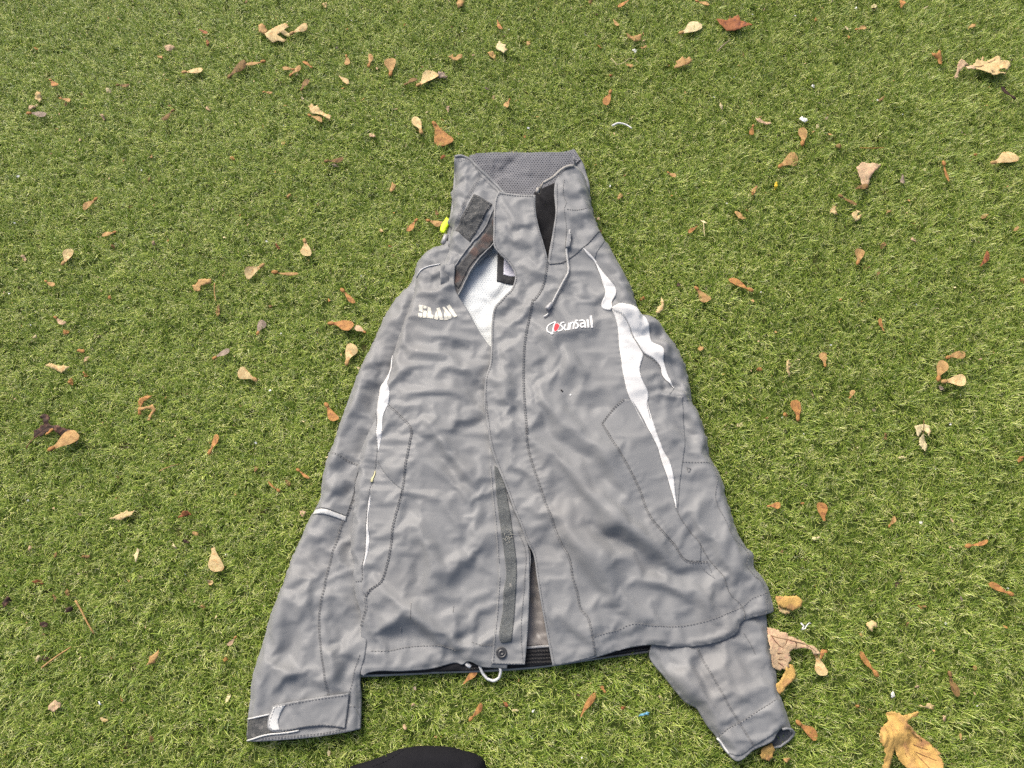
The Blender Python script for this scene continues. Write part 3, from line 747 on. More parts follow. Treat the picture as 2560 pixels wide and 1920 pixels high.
S_C = Cloth(C_OUT, 0.052, [(1260, 520, 62), (1310, 520, 64), (1270, 600, 60), (1330, 600, 60), (1420, 450, 58), (1440, 520, 60), (1400, 600, 58), (1470, 600, 58), (1290, 680, 54), (1350, 720, 56), (1500, 700, 50),
      (1245, 800, 48), (1300, 850, 54), (1400, 800, 58), (1480, 800, 56), (1560, 790, 60), (1640, 840, 56), (1680, 920, 46), (1230, 1000, 47), (1320, 1000, 56), (1450, 950, 56), (1560, 950, 60), (1650, 1010, 50),
      (1260, 1200, 46), (1400, 1150, 58), (1550, 1150, 60), (1700, 1150, 48), (1330, 1400, 40), (1500, 1350, 54), (1650, 1300, 52), (1780, 1300, 44), (1370, 1600, 30), (1500, 1550, 40), (1650, 1530, 38), (1800, 1480, 40), (1900, 1490, 36),
      (1395, 1655, 26), (1550, 1620, 27), (1750, 1610, 31), (1870, 1550, 33)],
      rolls=[(C_RIGHT, 11, 22), (C_HEM, 22, 7)],
      strokes=strokes(('M2', '''L 13 6 110,300 170,370 240,420 300,490
K 13 5 105,350 160,410 220,460 280,530
L 12 7 150,440 210,500 260,560 330,620 400,660
K 12 6 140,490 200,550 250,610 310,660
L 11 6 240,600 300,596 370,645 430,690
K 12 7 235,640 290,625 350,670 400,720
L 12 5 130,560 200,640 260,700 300,760
K 11 5 115,600 180,680 230,740 260,800
L 10 5 330,720 400,735 470,770 540,780
K 10 5 330,690 420,715 520,705
L 11 5 440,560 500,620 540,680 600,700
K 10 5 450,600 500,660 540,720
L 12 4 20,250 40,330 50,430
K 11 5 60,220 70,300 75,380
L 12 4 380,350 420,390 440,440
K 12 5 400,330 440,370 470,420
L 11 4 20,480 60,500 110,520
L 12 4 150,210 200,250 260,270
K 14 5 160,320 220,330 280,310
L 9 4 150,60 120,100 60,150 20,180
K 9 4 110,60 60,110 20,150'''), (2, '''V 5 5 1250,440 1400,300 1430,220
R 6 6 1250,560 1330,440 1440,340 1500,210
V 4 5 1500,430 1560,300 1650,240 1690,180
R 5 5 1440,450 1520,360 1600,290
V 5 4 1330,700 1400,760 1440,790
R 5 4 1300,850 1400,960 1480,1020
V 7 5 1240,740 1270,900 1260,1080
R 8 5 1330,1100 1350,1250 1330,1400
V 8 5 1380,1500 1440,1400 1500,1340
V 6 4 1380,860 1440,960 1500,1010
V 6 4 1280,1340 1330,1480 1320,1600
S 13 9 1740,910 1800,850 1900,790 2050,750 2200,760
V 9 5 1790,900 1900,830 2050,790
V 5 5 1620,760 1660,850 1690,960 1740,1050
V 6 5 1590,1150 1640,1300 1700,1450 1730,1640
R 6 4 1640,1150 1700,1330 1760,1480
V 6 4 1840,1200 1950,1240 2030,1270
V 5 4 1860,1360 2000,1390 2200,1385
V 4 4 2110,1450 2130,1410 2212,1390
V 7 6 1840,360 1900,330 1960,290
R 6 5 1780,330 1840,250 1880,160
V 5 4 1990,280 2030,220 2060,120
V 6 4 1620,620 1680,560 1760,560
R 9 4 1700,1080 1850,1020 2000,1060'''), (3, '''V 5 7 680,430 690,500 700,590
R 6 7 690,420 760,370 830,340
V 8 5 470,230 500,330 480,420
R 8 5 540,200 580,300 560,420
S 6 10 1120,492 1050,485 950,475 840,488
V 6 7 900,450 980,430 1080,460
S 3.5 4 800,315 870,265
V 5 5 940,210 960,230 945,270
R 6 5 900,300 1000,250 1050,300
V 9 17 1230,800 1280,720 1335,660 1325,760 1310,830
R 5 11 1345,640 1330,760 1325,880 1345,980
R 10 7 1200,680 1260,620 1340,605
V 5 6 1100,690 1130,740 1200,790 1250,830
R 5 5 1080,650 1110,640 1150,700
V 7 8 1500,1160 1540,1040 1570,980
V 8 6 1360,1010 1440,990 1560,985
R 8 5 1400,900 1460,960 1530,960
V 5 13 1290,1240 1360,1215 1440,1212 1490,1230
R 6 10 1300,1270 1400,1290 1480,1275 1500,1245
V 6 6 1240,1310 1380,1330 1500,1290
R 8 8 1230,1050 1250,1130 1290,1220
V 8 7 1190,1130 1240,1180 1270,1250
V 9 6 1450,1610 1520,1500 1600,1430
R 9 5 1540,1600 1600,1500 1660,1460
V 15 5 180,950 260,1060 300,1100
V 10 5 280,1130 420,1180 540,1260
V 14 4 520,1000 640,960 780,1000
R 10 4 350,1040 500,1060 640,1120
V 10 5 1440,760 1480,860 1540,930
V 4 3 960,560 1010,640 1060,760''', 1.5), (5, '''R 7 8 640,190 760,330 960,460 1120,550 1230,640
V 7 6 600,230 680,320 780,380 920,460 1050,540 1180,640 1260,750
R 7 8 1070,830 1200,970 1340,1080 1440,1140 1530,1240
V 7 6 980,530 1060,800 1130,920 1240,1040
V 7 7 1340,1090 1440,1070 1560,1045
V 9 7 1140,640 1200,760 1290,820 1350,880
R 7 5 1000,520 1020,640 1080,780
V 9 9 820,1250 900,1180 1020,1130 1130,1190 1250,1250 1350,1330 1430,1420
R 6 6 860,1180 1020,1080 1150,1140 1280,1210
V 8 6 1150,1390 1240,1400 1300,1480 1400,1620
R 8 5 1080,1420 1180,1450 1240,1540
V 7 6 1240,1480 1330,1560 1420,1659
V 6 5 240,210 300,120 340,70
V 6 6 180,610 280,650 360,690 480,740 550,760
R 6 5 200,570 330,610 470,680
V 6 6 360,710 450,790 580,870
R 5 4 420,700 520,790 600,840
V 6 5 500,900 560,920 620,940
V 5 4 490,230 540,300 550,200
V 5 4 520,380 590,390 560,430
V 5 4 650,950 690,940
V 6 5 490,1310 600,1340 740,1370 800,1410
V 6 7 690,1090 760,1250 830,1400 920,1460
R 6 4 760,1140 820,1300 900,1400
V 6 5 990,90 1040,100 1100,60 1200,30
V 7 6 860,80 1000,280 1080,360
R 7 5 700,60 840,180 960,320
V 7 7 1800,400 1830,330 1880,250 1950,150
V 4 9 1780,430 1815,400
R 6 6 1820,400 1840,300 1900,200
R 7 5 1700,260 1760,340 1800,400
V 6 5 1940,720 2020,740 2100,710
V 7 5 1880,760 1900,700
R 6 7 2000,860 2020,980 2000,1080 2060,1190 2150,1190
V 6 7 1900,1030 1960,1090 2000,1160 2040,1190
V 8 7 1640,1060 1720,1030 1810,1000
V 7 5 1570,1360 1640,1460 1760,1550 1900,1580 2000,1570
V 6 4 1520,1550 1600,1580 1700,1570
V 8 4 600,560 700,700 760,800
V 6 4 640,790 720,830 760,860
V 7 4 820,560 860,700 840,820
R 8 4 880,900 1000,1000 1080,1040'''), (7, '''V 7 5 1270,650 1360,560 1400,480
V 6 5 1390,290 1500,330 1560,380
V 5 4 1470,600 1540,650
V 6 6 1600,270 1720,400 1800,470
V 6 5 1620,280 1760,310 1880,380 1960,430
V 5 5 1840,640 1860,580 1920,560
V 5 4 2050,460 2100,560 2130,620
V 6 4 1160,100 1260,140 1360,120
R 7 4 1180,400 1280,360 1370,400'''), (8, '''V 10 6 120,60 160,180 220,280
V 8 6 330,370 400,280 440,100
V 7 6 540,420 640,370 720,330
R 7 5 480,360 600,310 700,280
V 7 6 850,260 900,160 880,60
V 6 6 1160,150 1240,150 1340,130
R 5 5 1180,110 1280,90 1350,110
V 5 5 1220,290 1250,260
V 6 5 1250,80 1320,110 1400,90
V 4 5 160,490 220,570 250,640
V 4 5 330,470 380,600
V 4 5 450,500 540,600 570,650
V 5 4 1140,440 1190,420
V 6 4 620,180 700,260 760,260
R 6 4 940,300 1020,240 1080,200'''), (1, '''V 6 6 1530,640 1650,590 1730,520
R 6 5 1520,600 1640,540 1720,470
V 7 7 1540,830 1680,800 1800,740
R 6 6 1540,790 1680,750 1790,690
V 5 6 1560,890 1640,870 1740,800
V 5 7 1550,370 1600,350 1630,330
R 5 5 1490,400 1530,500 1540,580
V 6 8 1000,880 1060,905 1150,890 1250,900
R 8 6 1000,850 1100,830 1220,870
V 6 6 980,940 1010,1000 1100,1050 1250,1090
V 4 4 1130,860 1150,900
R 6 5 1060,950 1160,990 1260,1020
V 7 5 1440,1250 1410,1290
R 7 5 1200,1300 1260,1240 1320,1260
V 6 6 990,1450 1100,1360 1200,1330
V 5 4 1660,1180 1640,1230
V 7 4 1300,1450 1400,1400 1500,1400
V 5 4 1600,900 1580,980 1590,1040
V 5 5 1450,880 1440,980
V 7 5 1780,900 1860,960 1920,1080
R 7 4 1900,1150 1980,1260 2060,1330
V 6 4 1120,620 1130,720 1120,800''', 1.0)), fine=0.0, swell=0.6, seed=51, amp=0.6, grain=-0.75)
flapseam = J(1, '1366,1165 1340,1330 1300,1450 1240,1540') + J(2, '1600,420 1570,560 1530,760 1515,960 1515,1200 1530,1450 1550,1640') + J(5, '430,200 445,420 500,620 560,800 610,940 660,1070 740,1280 830,1440 870,1640') + J(7, '1460,130 1500,300 1560,370 1590,480 1610,580 1640,735')
hemC = J(7, '1610,555 1720,525 1850,490 1960,440 2200,455') + J(8, '300,450 550,460 700,440 900,385 1060,320 1180,265 1250,200 1400,140 1445,120')
pockC = J(5, '1330,0 1230,90 1130,220 1200,340 1380,640 1480,830 1570,1060 1700,1220 1800,1320 1915,1465 2130,1475')
sideC = J(5, '1820,1000 1840,1060 1950,1200 2050,1310 2120,1430') + J(8, '985,0 1030,120 1060,175 1140,240 1190,320 1190,400')
sleeveC = J('r', '240,400 250,540 320,670 335,790 320,980 400,1150 500,1340 600,1400 630,1470 600,1550 690,1659') + J(8, '1300,0 1380,80 1395,150 1395,340')
colC = J(1, '1375,1190 1500,1170 1600,1110 1720,1010 1860,845')
stripeR = J(3, '1190,1430 1215,1520') + J(5, '1540,0 1590,170 1660,390 1760,560 1800,780 1818,980')
stripeL = J(3, '870,570 900,680 915,850 930,950 940,1040 960,1150 985,1250')

# ---- collar folded open on the left of the picture
E_OUT = J(1, '505,208 560,200 640,222 720,300 860,420 975,545 930,560 905,620 890,760 870,960 640,1240 525,1465 470,1400 375,1400 372,1215 378,1120 430,1020 442,900 472,800 430,740 478,640 470,510 460,465 500,420 497,300')
S_E = Cloth(E_OUT, 0.056, [(1145, 410, 62), (1180, 440, 62), (1240, 480, 58), (1140, 500, 58), (1200, 520, 62), (1120, 590, 56), (1180, 600, 56), (1120, 680, 56), (1150, 700, 44), (1230, 600, 44)],
      rolls=[(J(1, '497,300 500,420 460,465 470,510 478,640 430,740 472,800 442,900 430,1020 378,1120'), 22, 16), (J(1, '505,208 560,200 640,222 720,300 860,420 975,545'), 50, 4)],
      strokes=strokes((1, '''V 4 6 480,540 540,560 610,580
V 5 6 470,480 540,440 620,430
R 6 6 500,430 560,390 640,380
R 6 5 490,600 560,640 600,650
V 5 7 430,1020 500,1060 560,1120
R 5 5 420,1080 480,1110 530,1170
V 5 6 390,1110 440,1130
V 5 4 800,510 830,460
V 5 6 440,880 520,830 560,780
R 5 5 440,960 520,930 580,920
V 7 9 500,1200 470,1280 430,1330
R 6 8 380,1180 385,1290 378,1390
V 6 4 560,280 600,340 650,360''')), fine=0.0, swell=0.6, seed=61, amp=1.05)
seamE = [J(1, '745,370 700,470 620,600 540,770 500,860'), J(1, '885,640 780,830 640,1020 500,1190'), J(1, '530,240 640,250 740,370 860,480 930,545')]

# ---- let the layers settle as cloth (extra length across and along the folds, fold direction, stiffness, grid)
settle([(S_A, 0.030, 0.018, R(70), 1.5, 0.0055), (S_B, 0.035, 0.020, R(-10), 0.6, 0.0055), (S_C, 0.034, 0.012, R(40), 2.0, 0.0055),
        (S_D, 0.036, 0.015, R(40), 0.6, 0.0050), (S_E, 0.055, 0.030, R(30), 0.35, 0.0042)])
S_B.pucker([(curve(G(q, S_B.zref), 0.005), 0.0011, 0.007, i*1.7) for i, q in enumerate(seamB)])
S_A.pucker([(curve(G(q, S_A.zref), 0.005), am, 0.008, i*2.1) for i, (q, am) in enumerate([(pock, 0.0012), (hemA[0], 0.0016), (hemA[1], 0.0014), (sideA, 0.0011)])])
S_D.pucker([(curve(G(q, S_D.zref), 0.005), 0.0011, 0.007, i*1.3) for i, q in enumerate(seamD)])
S_C.pucker([(curve(G(q, S_C.zref), 0.005), am, 0.008, i*1.9) for i, (q, am) in enumerate([(flapseam, 0.0014), (hemC, 0.0017), (pockC, 0.0012), (sideC, 0.0011), (sleeveC, 0.0011), (colC, 0.0010), (stripeR, 0.0009), (stripeL, 0.0010)])])
S_E.pucker([(curve(G(q, S_E.zref), 0.005), 0.0010, 0.006, i*1.1) for i, q in enumerate(seamE)])
# ------------------------------------------------------------------ jacket parts
def stitches(surf, lines, name, parent, m, off=0.0010, pitch=0.0042, ln=0.0026, wd=0.00030, hh=0.0006):
    V, F = [], []
    for pts in lines:
        L = surf.line(pts, pitch, off)
        for i in range(len(L)-1):
            a, b = L[i], L[i+1]; d = b-a; n_ = np.linalg.norm(d)
            if n_ < 1e-6: continue
            d = d/n_; s = np.cross((0, 0, 1), d); s /= np.linalg.norm(s)+1e-9
            c = (a+b)/2; e = d*ln/2; q = s*wd
            base = [c-e-q, c+e-q, c+e+q, c-e+q]; n = len(V)
            V += [p - np.array([0, 0, 0.0006]) for p in base] + [p*1.0 + np.array([0, 0, hh-0.0004]) for p in base]
            F += [(n+4, n+5, n+6, n+7), (n, n+1, n+5, n+4), (n+1, n+2, n+6, n+5), (n+2, n+3, n+7, n+6), (n+3, n, n+4, n+7)]
    return link(name, mesh(name, V, F, m, False), parent, kind='stuff')

def ribbon(surf, pts, wpx, off, across=3, step=0.0012, closed=False, ends=None):
    """flat strip of print following pts on the cloth (wpx: width in photo px)"""
    P = curve(G(pts, surf.zref), step, closed)
    T = np.gradient(P, axis=0); T /= np.linalg.norm(T, axis=1)[:, None]+1e-12
    Nn = np.stack([-T[:, 1], T[:, 0]], 1)
    mp = np.linalg.norm(G([pts[0]], surf.zref)-G([(pts[0][0]+1, pts[0][1])], surf.zref))
    n = len(P); t = np.linspace(0, 1, n)
    w_ = wpx*mp*0.5*(np.interp(t, np.linspace(0, 1, len(ends)), ends) if ends else np.ones(n))
    Q = np.concatenate([P + Nn*(w_*k)[:, None] for k in np.linspace(-1, 1, across)])
    V = surf.at(Q); V[:, 2] += off
    F = [((k)*n+i, (k)*n+i+1, (k+1)*n+i+1, (k+1)*n+i) for k in range(across-1) for i in range(n-1)]
    return V, F
def join(parts):
    V, F = [], []
    for v, f in parts:
        n = len(V); V += list(v); F += [tuple(i+n for i in q) for q in f]
    return V, F
def offset_line(pts, px):
    """shift a line of photo points sideways (to its right when positive)"""
    p = np.asarray(pts, float); t = np.gradient(p, axis=0); t /= np.linalg.norm(t, axis=1)[:, None]+1e-9
    return [tuple(q) for q in p + np.stack([-t[:, 1], t[:, 0]], 1)*px]

# sleeve on the left
slB = jp('sleeve', patch_mesh('sleeve', S_B, B_OUT, M_SHELL, off=0, skirt=0.006), label='sleeve lying straight beside the body with strap cuff')
patch('elbow_panel', S_B, J(4, '435,470 530,500 620,550 740,600 700,700 690,760 660,900 610,1066 520,1036 420,1003 305,993 350,900 365,760 400,600'), M_SHELL, slB, off=0.0009, skirt=0.0016)
patch('reflective_band', S_B, J(4, '312,1000 420,1008 520,1040 605,1068 595,1110 500,1077 400,1052 282,1050'), M_SILVER, slB, off=0.0018, skirt=0.001)
cuf = patch('cuff_facing', S_B, J(6, '196,1332 400,1282 760,1200 1150,1180 1238,1300 1240,1418 1140,1438 900,1478 600,1508 320,1528 197,1533 181,1500'), M_SHELL, slB, off=0.0008)
patch('velcro_loop', S_B, J(6, '200,1335 300,1308 430,1280 520,1300 560,1440 500,1445 400,1462 330,1480 190,1520 182,1490'), M_CHAR, slB, off=0.0018)
for q in ('196,1326 300,1302 420,1276', '190,1526 260,1505 340,1478 430,1460 520,1452 620,1438 690,1424'):
    V, F = tube(S_B.line(J(6, q), 0.004, 0.0026), 0.0012, 6); link('cuff_piping', mesh('cuff_piping', V, F, M_SILVER), slB)
strap = patch('cuff_strap', S_B, J(6, '440,1198 600,1163 860,1118 1150,1080 1130,1250 1110,1405 1000,1390 880,1385 740,1398 600,1425 500,1440 430,1432 396,1400 400,1330'), M_SHELL, slB, off=0.0042, skirt=0.003)
patch('strap_tip', S_B, J(6, '455,1207 570,1188 520,1270 497,1340 512,1422 440,1422 408,1392 416,1315'), M_SILVER, strap, off=0.0052, skirt=0.0008)
stitches(S_B, seamB + [offset_line(seamB[1], 3), offset_line(seamB[0], 3), J(6, '1150,1080 1170,990 1200,850 1250,720'), J(6, '1140,1100 1130,1250 1112,1400'), J(6, '1140,1205 1240,1205'), J(4, '300,985 420,995 520,1028 600,1055')], 'stitching', slB, M_STITCH, off=0.0016)
stitches(S_B, [J(6, '470,1215 620,1178 860,1135 1130,1097'), J(6, '445,1420 600,1412 740,1385 880,1372 1000,1378 1095,1392'), J(6, '470,1212 425,1320 420,1390 445,1420')], 'strap_stitching', strap, M_STITCH, off=0.0054)
stitches(S_B, [J(6, '330,1512 600,1490 900,1462 1120,1425'), J(6, '330,1500 600,1477 900,1450 1100,1412')], 'cuff_stitching', cuf, M_STITCH, off=0.0016)

# body front on the left
frA = jp('front_panel', patch_mesh('front_panel', S_A, A_OUT, M_SHELL, off=0, skirt=0.006), label='front half with cream lettering and velcro placket')
V, F = tube(S_A.line(J(2, '745,102 640,121 560,156 518,190'), 0.004, 0.001), 0.0011, 6); link('shoulder_piping', mesh('shoulder_piping', V, F, M_WHITE), frA)
patch('side_stripe', S_A, J(2, '291,885 287,1000 262,1100 252,1180 270,1220 265,1350 215,1480 200,1640') + J(4, '950,190 935,330 905,470 893,400 885,300 880,130') + J(2, '146,1560 150,1400 165,1280 180,1190 217,1130 265,1040 281,930'), M_WHITE, frA, off=0.0008, skirt=0.0012)
patch('side_stripe', S_A, J(4, '832,870 826,950 802,1080 818,1300 806,1380 757,1565 780,1380 792,1150 812,920'), M_WHITE, frA, off=0.0008, skirt=0.0012)
patch('pocket_flap', S_A, J(4, '1000,40 1100,130 1215,270 1200,420 1165,600 1135,830 1128,826 1060,775 960,670 905,560 905,480 935,330 950,190'), M_SHELL, frA, off=0.0007, skirt=0.0010)
pb = patch('pocket_panel', S_A, J(4, '890,560 960,670 1060,775 1128,826 1100,960 1050,1150 1015,1400 960,1600') + J(6, '1440,60 1330,140 1300,190 1260,120 1270,0') + J(4, '757,1560 800,1400 822,1300 806,1080 832,900'), M_SHELL, frA, off=0.0006, skirt=0.0010)
patch('zip_pull', S_A, J(4, '868,640 874,660 862,710 852,755 832,752 838,725 856,690'), M_YEL, frA, off=0.002, skirt=0.0025, step=0.0012)
plk = patch('placket', S_A, J(4, '1925,440 1932,600 1960,900 1985,1150 2010,1500') + J(7, '725,0 700,350 672,640 660,812 810,818 968,818 985,640 1005,300 1010,0') + J(5, '440,1300 360,1100 270,900 190,640 110,460'), M_SHELL, frA, off=0.0016, skirt=0.002)
patch('hook_tape', S_A, J(4, '1975,600 1990,800 2000,920 2030,1150 2065,1400 2085,1640') + J(7, '775,100 765,300 738,600 748,612 842,606 865,400 885,100 890,0') + J(4, '2180,1500 2150,1250 2110,980 2080,830 2040,660'), M_CHAR2, plk, off=0.0028, skirt=0.0012, step=0.0016)
stitches(S_A, [J(7, '948,800 930,500 960,100 965,0') + J(5, '420,1400 350,1200'), J(7, '668,803 810,808 955,808'), J(7, '735,0 712,350 684,640 672,790'), J(4, '1940,600 1968,900 1994,1150 2018,1500')], 'placket_stitching', plk, M_STITCH, off=0.0028)
# snap
c0 = S_A.at(G(J(7, '750,708'), S_A.zref))[0]
V, F = [], []
prof = [(0.0001, 0.0022), (0.0018, 0.0022), (0.0022, 0.0034), (0.0032, 0.0034), (0.0036, 0.0020), (0.0052, 0.0022), (0.0066, 0.0030), (0.0074, 0.0022), (0.0076, 0.0006)]
for r_, z_ in prof:
    for k in range(24):
        a = 2*math.pi*k/24; V.append(c0 + np.array([r_*math.cos(a), r_*math.sin(a), z_+0.0012]))
for i in range(len(prof)-1):
    for k in range(24): F.append((i*24+k, (i+1)*24+k, (i+1)*24+(k+1) % 24, i*24+(k+1) % 24))
link('snap_button', mesh('snap_button', V, F, M_SNAP), plk)
stitches(S_A, [pock, offset_line(pock, 4), hemA[0], hemA[1], sideA], 'stitching', frA, M_STITCH, off=0.0016)
patch('hem_casing', S_A, J(6, '1262,918 1300,893 1640,875 1900,851 2010,823') + J(7, '200,823 330,798 380,815 430,785 560,833 655,843 690,640 560,640 470,610 330,694 280,674 150,640') + J(6, '2110,684 2000,644 1900,645 1700,655 1480,695 1330,695 1262,760 1248,850'), M_SHELL, frA, off=0.0006, skirt=0)
slam = ['178,155 275,165 270,345 180,300', '288,170 372,192 370,242 284,242', '284,278 374,312 368,480 275,478', '170,360 264,362 262,474 165,462',
        '388,195 470,228 487,400 537,415 530,500 385,485', '600,268 632,400 655,470 645,520 548,512', '606,237 686,215 780,525 690,525 664,465 632,330',
        '792,300 832,362 890,505 880,522 794,525', '747,205 800,196 968,395 980,480 900,510 836,352', '847,186 930,148 1112,432 1040,470 960,356']
for g in slam:
    patch('print_letter', S_A, J('S', g), M_PRINT, frA, off=0.0006, skirt=0, step=0.0011, corner=25)
# lint threads
for q in ('1720,240 1722,300 1716,400', '1618,470 1616,520', '2110,270 2108,330'):
    V, F = tube(S_A.line(J(6, q), 0.002, 0.0010), 0.00035, 5); link('lint_thread', mesh('lint_thread', V, F, M_STITCHL), frA)

# lower sleeve on the right
slD = jp('sleeve', patch_mesh('sleeve', S_D, D_OUT, M_SHELL, off=0, skirt=0.005), label='sleeve end coming out from under the hem')
# inside of that cuff: lower half of the tube
CF = J('c', '965,512 985,526 1060,478 1150,432 1166,458 1200,452 1256,402 1258,380 1230,350 1180,350 1060,430')
S_K = Cloth(CF, 0.018, [(1850, 1890, 13), (1930, 1860, 13), (1975, 1835, 17)], seed=71, fine=0.3)
patch('cuff_lining', S_K, CF, mat('dark_cuff_lining', (0.055, 0.06, 0.068), 0.8, 0.1, 60, 0.3, 500), slD, off=0, skirt=0.004)
V, F = tube(np.array([list(p)+[z] for p, z in zip(G(J('c', '1168,456 1200,451 1240,420 1257,395 1257,378 1240,362 1212,355 1190,360'), 0.02), (0.014, 0.014, 0.015, 0.019, 0.023, 0.027, 0.03, 0.03))]), 0.0016, 6)
link('cuff_edge', mesh('cuff_edge', V, F, M_SHELL), slD)
patch('cuff_hem', S_D, J(8, '915,1490 1000,1405 1090,1353 1260,1243 1400,1153 1450,1122 1500,1135 1560,1300 1595,1430 1560,1400 1490,1405 1420,1450 1240,1565 1110,1650 1020,1640 930,1530'), M_SHELL, slD, off=0.0008, skirt=0.001)
V, F = tube(S_D.line(J(8, '905,1500 930,1520 970,1580 1010,1640'), 0.004, 0.001), 0.0016, 6); link('cuff_piping', mesh('cuff_piping', V, F, M_SILVER), slD)
stitches(S_D, seamD + [offset_line(seamD[0], 3)], 'stitching', slD, M_STITCH, off=0.0016)

# body front on the right
frC_px = (J(1, '1366,1150 1500,1160 1600,1100 1720,1000 1870,840 1900,900 1800,1150') + J(3, '760,200 850,300 840,400 830,490 850,510 960,590 1010,680 1050,770 1100,850 1140,900 1300,1010 1330,1100 1430,1212 1380,1280 1500,1300') +
          J(5, '1900,300 1840,900 1840,1060 1950,1200 2050,1310 2120,1430') + J(8, '985,0 1030,120 1060,175 1140,240 1192,320 1192,400 1150,440 1135,500 1080,550 1000,590 800,640 550,655 300,635 120,660 0,692') +
          J(7, '1870,680 1680,742 1500,785') + J(7, '1400,500 1300,100') + J(5, '700,1400 500,1000 380,700 330,300') + J(2, '1480,1450 1450,1200 1450,900 1500,500 1600,350') + J(1, '1250,1450 1310,1250'))
frC = jp('front_panel', patch_mesh('front_panel', S_C, frC_px, M_SHELL, off=0, skirt=0.003), label='front half with white lettering, red emblem and white side stripe')
side_px = (J(3, '1180,1320 1400,1250 1510,1240 1560,1280 1620,1290 1680,1400 1720,1500 1770,1640') + J('r', '240,350 280,460 283,560 330,650 400,780 440,940 480,1060 540,1240 630,1390 690,1440 697,1560 760,1630') +
           J(8, '1440,100 1470,220 1492,318 1370,355 1280,375 1195,405 1150,350 1100,260 1000,150 930,0') + J(5, '2060,1390 1900,1210 1800,1060 1760,800 1700,560 1560,280 1450,80'))
jp('side_panel', patch_mesh('side_panel', S_C, side_px, M_SHELL, off=-0.0005, skirt=0.004))
slC_px = (J(1, '1680,1045 1860,845 1872,842 2000,1060 2100,1230 2190,1430') + J(3, '1060,280 1110,440 1122,490 1200,500 1270,540 1350,610 1400,690 1480,800 1560,970 1600,1140 1620,1290 1560,1330 1400,1330 1250,1330 1150,1250 1080,1000 1060,830 900,600 820,505 770,420 780,320 700,180'))
slC = jp('sleeve', patch_mesh('sleeve', S_C, slC_px, M_SHELL, off=-0.0004, skirt=0.004), label='upper sleeve crumpled at the shoulder with white flashes')
colr_px = J(1, '1371,1195 1500,1174 1600,1114 1720,1014 1864,848 1812,715 1775,560 1740,390 1700,285 1640,220 1599,168 1641,300 1595,302 1540,314 1440,422 1421,490 1431,730 1401,930 1366,1165')
colr = jp('collar', patch_mesh('collar', S_C, colr_px, M_SHELL, off=0.0007, skirt=0.006), label='standing half of the collar with drawcord')
V, F = tube(S_C.line(J(1, '1262,560 1275,510 1320,470 1400,420 1470,350 1540,306 1600,300'), 0.004, 0.002), 0.0026, 8); link('collar_binding', mesh('collar_binding', V, F, mat('worn_binding', (0.30, 0.285, 0.26), 0.8, 0.1, 60)), colr)
fl_px = (J(1, '905,545 1000,558 1120,575 1247,580 1247,700 1280,870 1320,1000 1360,1165 1340,1330 1300,1450 1240,1540') + J(2, '1600,420 1570,560 1530,760 1515,960 1515,1200 1530,1450 1550,1640') + J(5, '430,200 445,420 500,620 560,800 610,940 660,1070 740,1280 830,1440 870,1640') +
         J(7, '1460,130 1500,300 1560,370 1590,480 1610,580 1640,738 1440,793 1232,834 1195,640 1165,480 1120,240 1080,0') + J(5, '490,1400 440,1310 370,1130 320,1020 240,800 150,580 100,430 60,180 45,0') +
         J(2, '1165,1500 1145,1400 1145,1250 1160,1100 1195,1000 1208,840 1213,600 1240,470 1400,290 1428,200') + J(1, '1050,1250 990,1160 920,1100 868,1035 862,900 866,740 882,600'))
flap = jp('storm_flap', patch_mesh('storm_flap', S_C, fl_px, M_SHELL, off=0.0007, skirt=0.0030))
fl_edge = J(7, '1250,815 1210,630 1178,470 1132,230 1095,0') + J(5, '505,1395 455,1300 385,1120 335,1010 257,790 167,570 117,420 77,175 60,0') + J(2, '1180,1500 1160,1400 1160,1250 1175,1105 1208,1005 1222,845 1228,605 1252,480 1412,300 1442,205') + J(1, '1062,1245 1000,1150 930,1088 882,1030 876,900 880,745 895,605 915,562 1000,574 1120,591 1230,598')
stitches(S_C, [fl_edge, flapseam, offset_line(flapseam, 4), J(1, '1232,600 1232,700 1265,875 1305,1005 1345,1160')], 'stitching', flap, M_STITCH, off=0.0016)
stitches(S_C, [hemC, pockC, offset_line(pockC, 3.5), sideC, J(2, '1745,80 1880,70')], 'stitching', frC, M_STITCH, off=0.0013)
stitches(S_C, [sleeveC, J('r', '20,662 150,668 320,672'), J('r', '60,712 100,720 80,755 62,714')], 'stitching', bpy.data.objects['side_panel'], M_STITCH, off=0.001)
stitches(S_C, [colC, J(1, '1445,470 1445,700 1420,930 1384,1150'), J(1, '1510,430 1500,560 1530,640 1510,700 1530,850 1520,1050'), J(1, '1530,710 1600,715 1700,690 1790,640')], 'stitching', colr, M_STITCH, off=0.0016)
patch('pocket_panel', S_C, pockC + J(8, '900,20 780,-100') + J(5, '2050,1310 1950,1200 1840,1060 1812,1000 1790,900 1760,800 1730,700 1680,560 1640,430 1560,280 1480,120 1400,0'), M_SHELL, frC, off=0.0005, skirt=0.0008)
patch('side_stripe', S_C, J(3, '845,508 870,570 900,680 915,850 930,950 940,1040 960,1150 985,1250 1010,1310 1060,1390 1110,1490 1160,1580') + J(5, '1400,0 1480,120 1560,280 1640,430 1680,560 1730,700 1760,800 1790,900 1812,1000 1815,980 1800,800 1790,700 1750,550 1700,470 1670,400 1630,300 1590,170 1540,0') +
      J(3, '1215,1520 1190,1430 1175,1340 1185,1310 1180,1250 1140,1180 1110,1110 1105,1030 1120,970 1135,905 1100,850 1050,770 1010,680 960,590'), M_WHITE, frC, off=0.0013, skirt=0.0012)
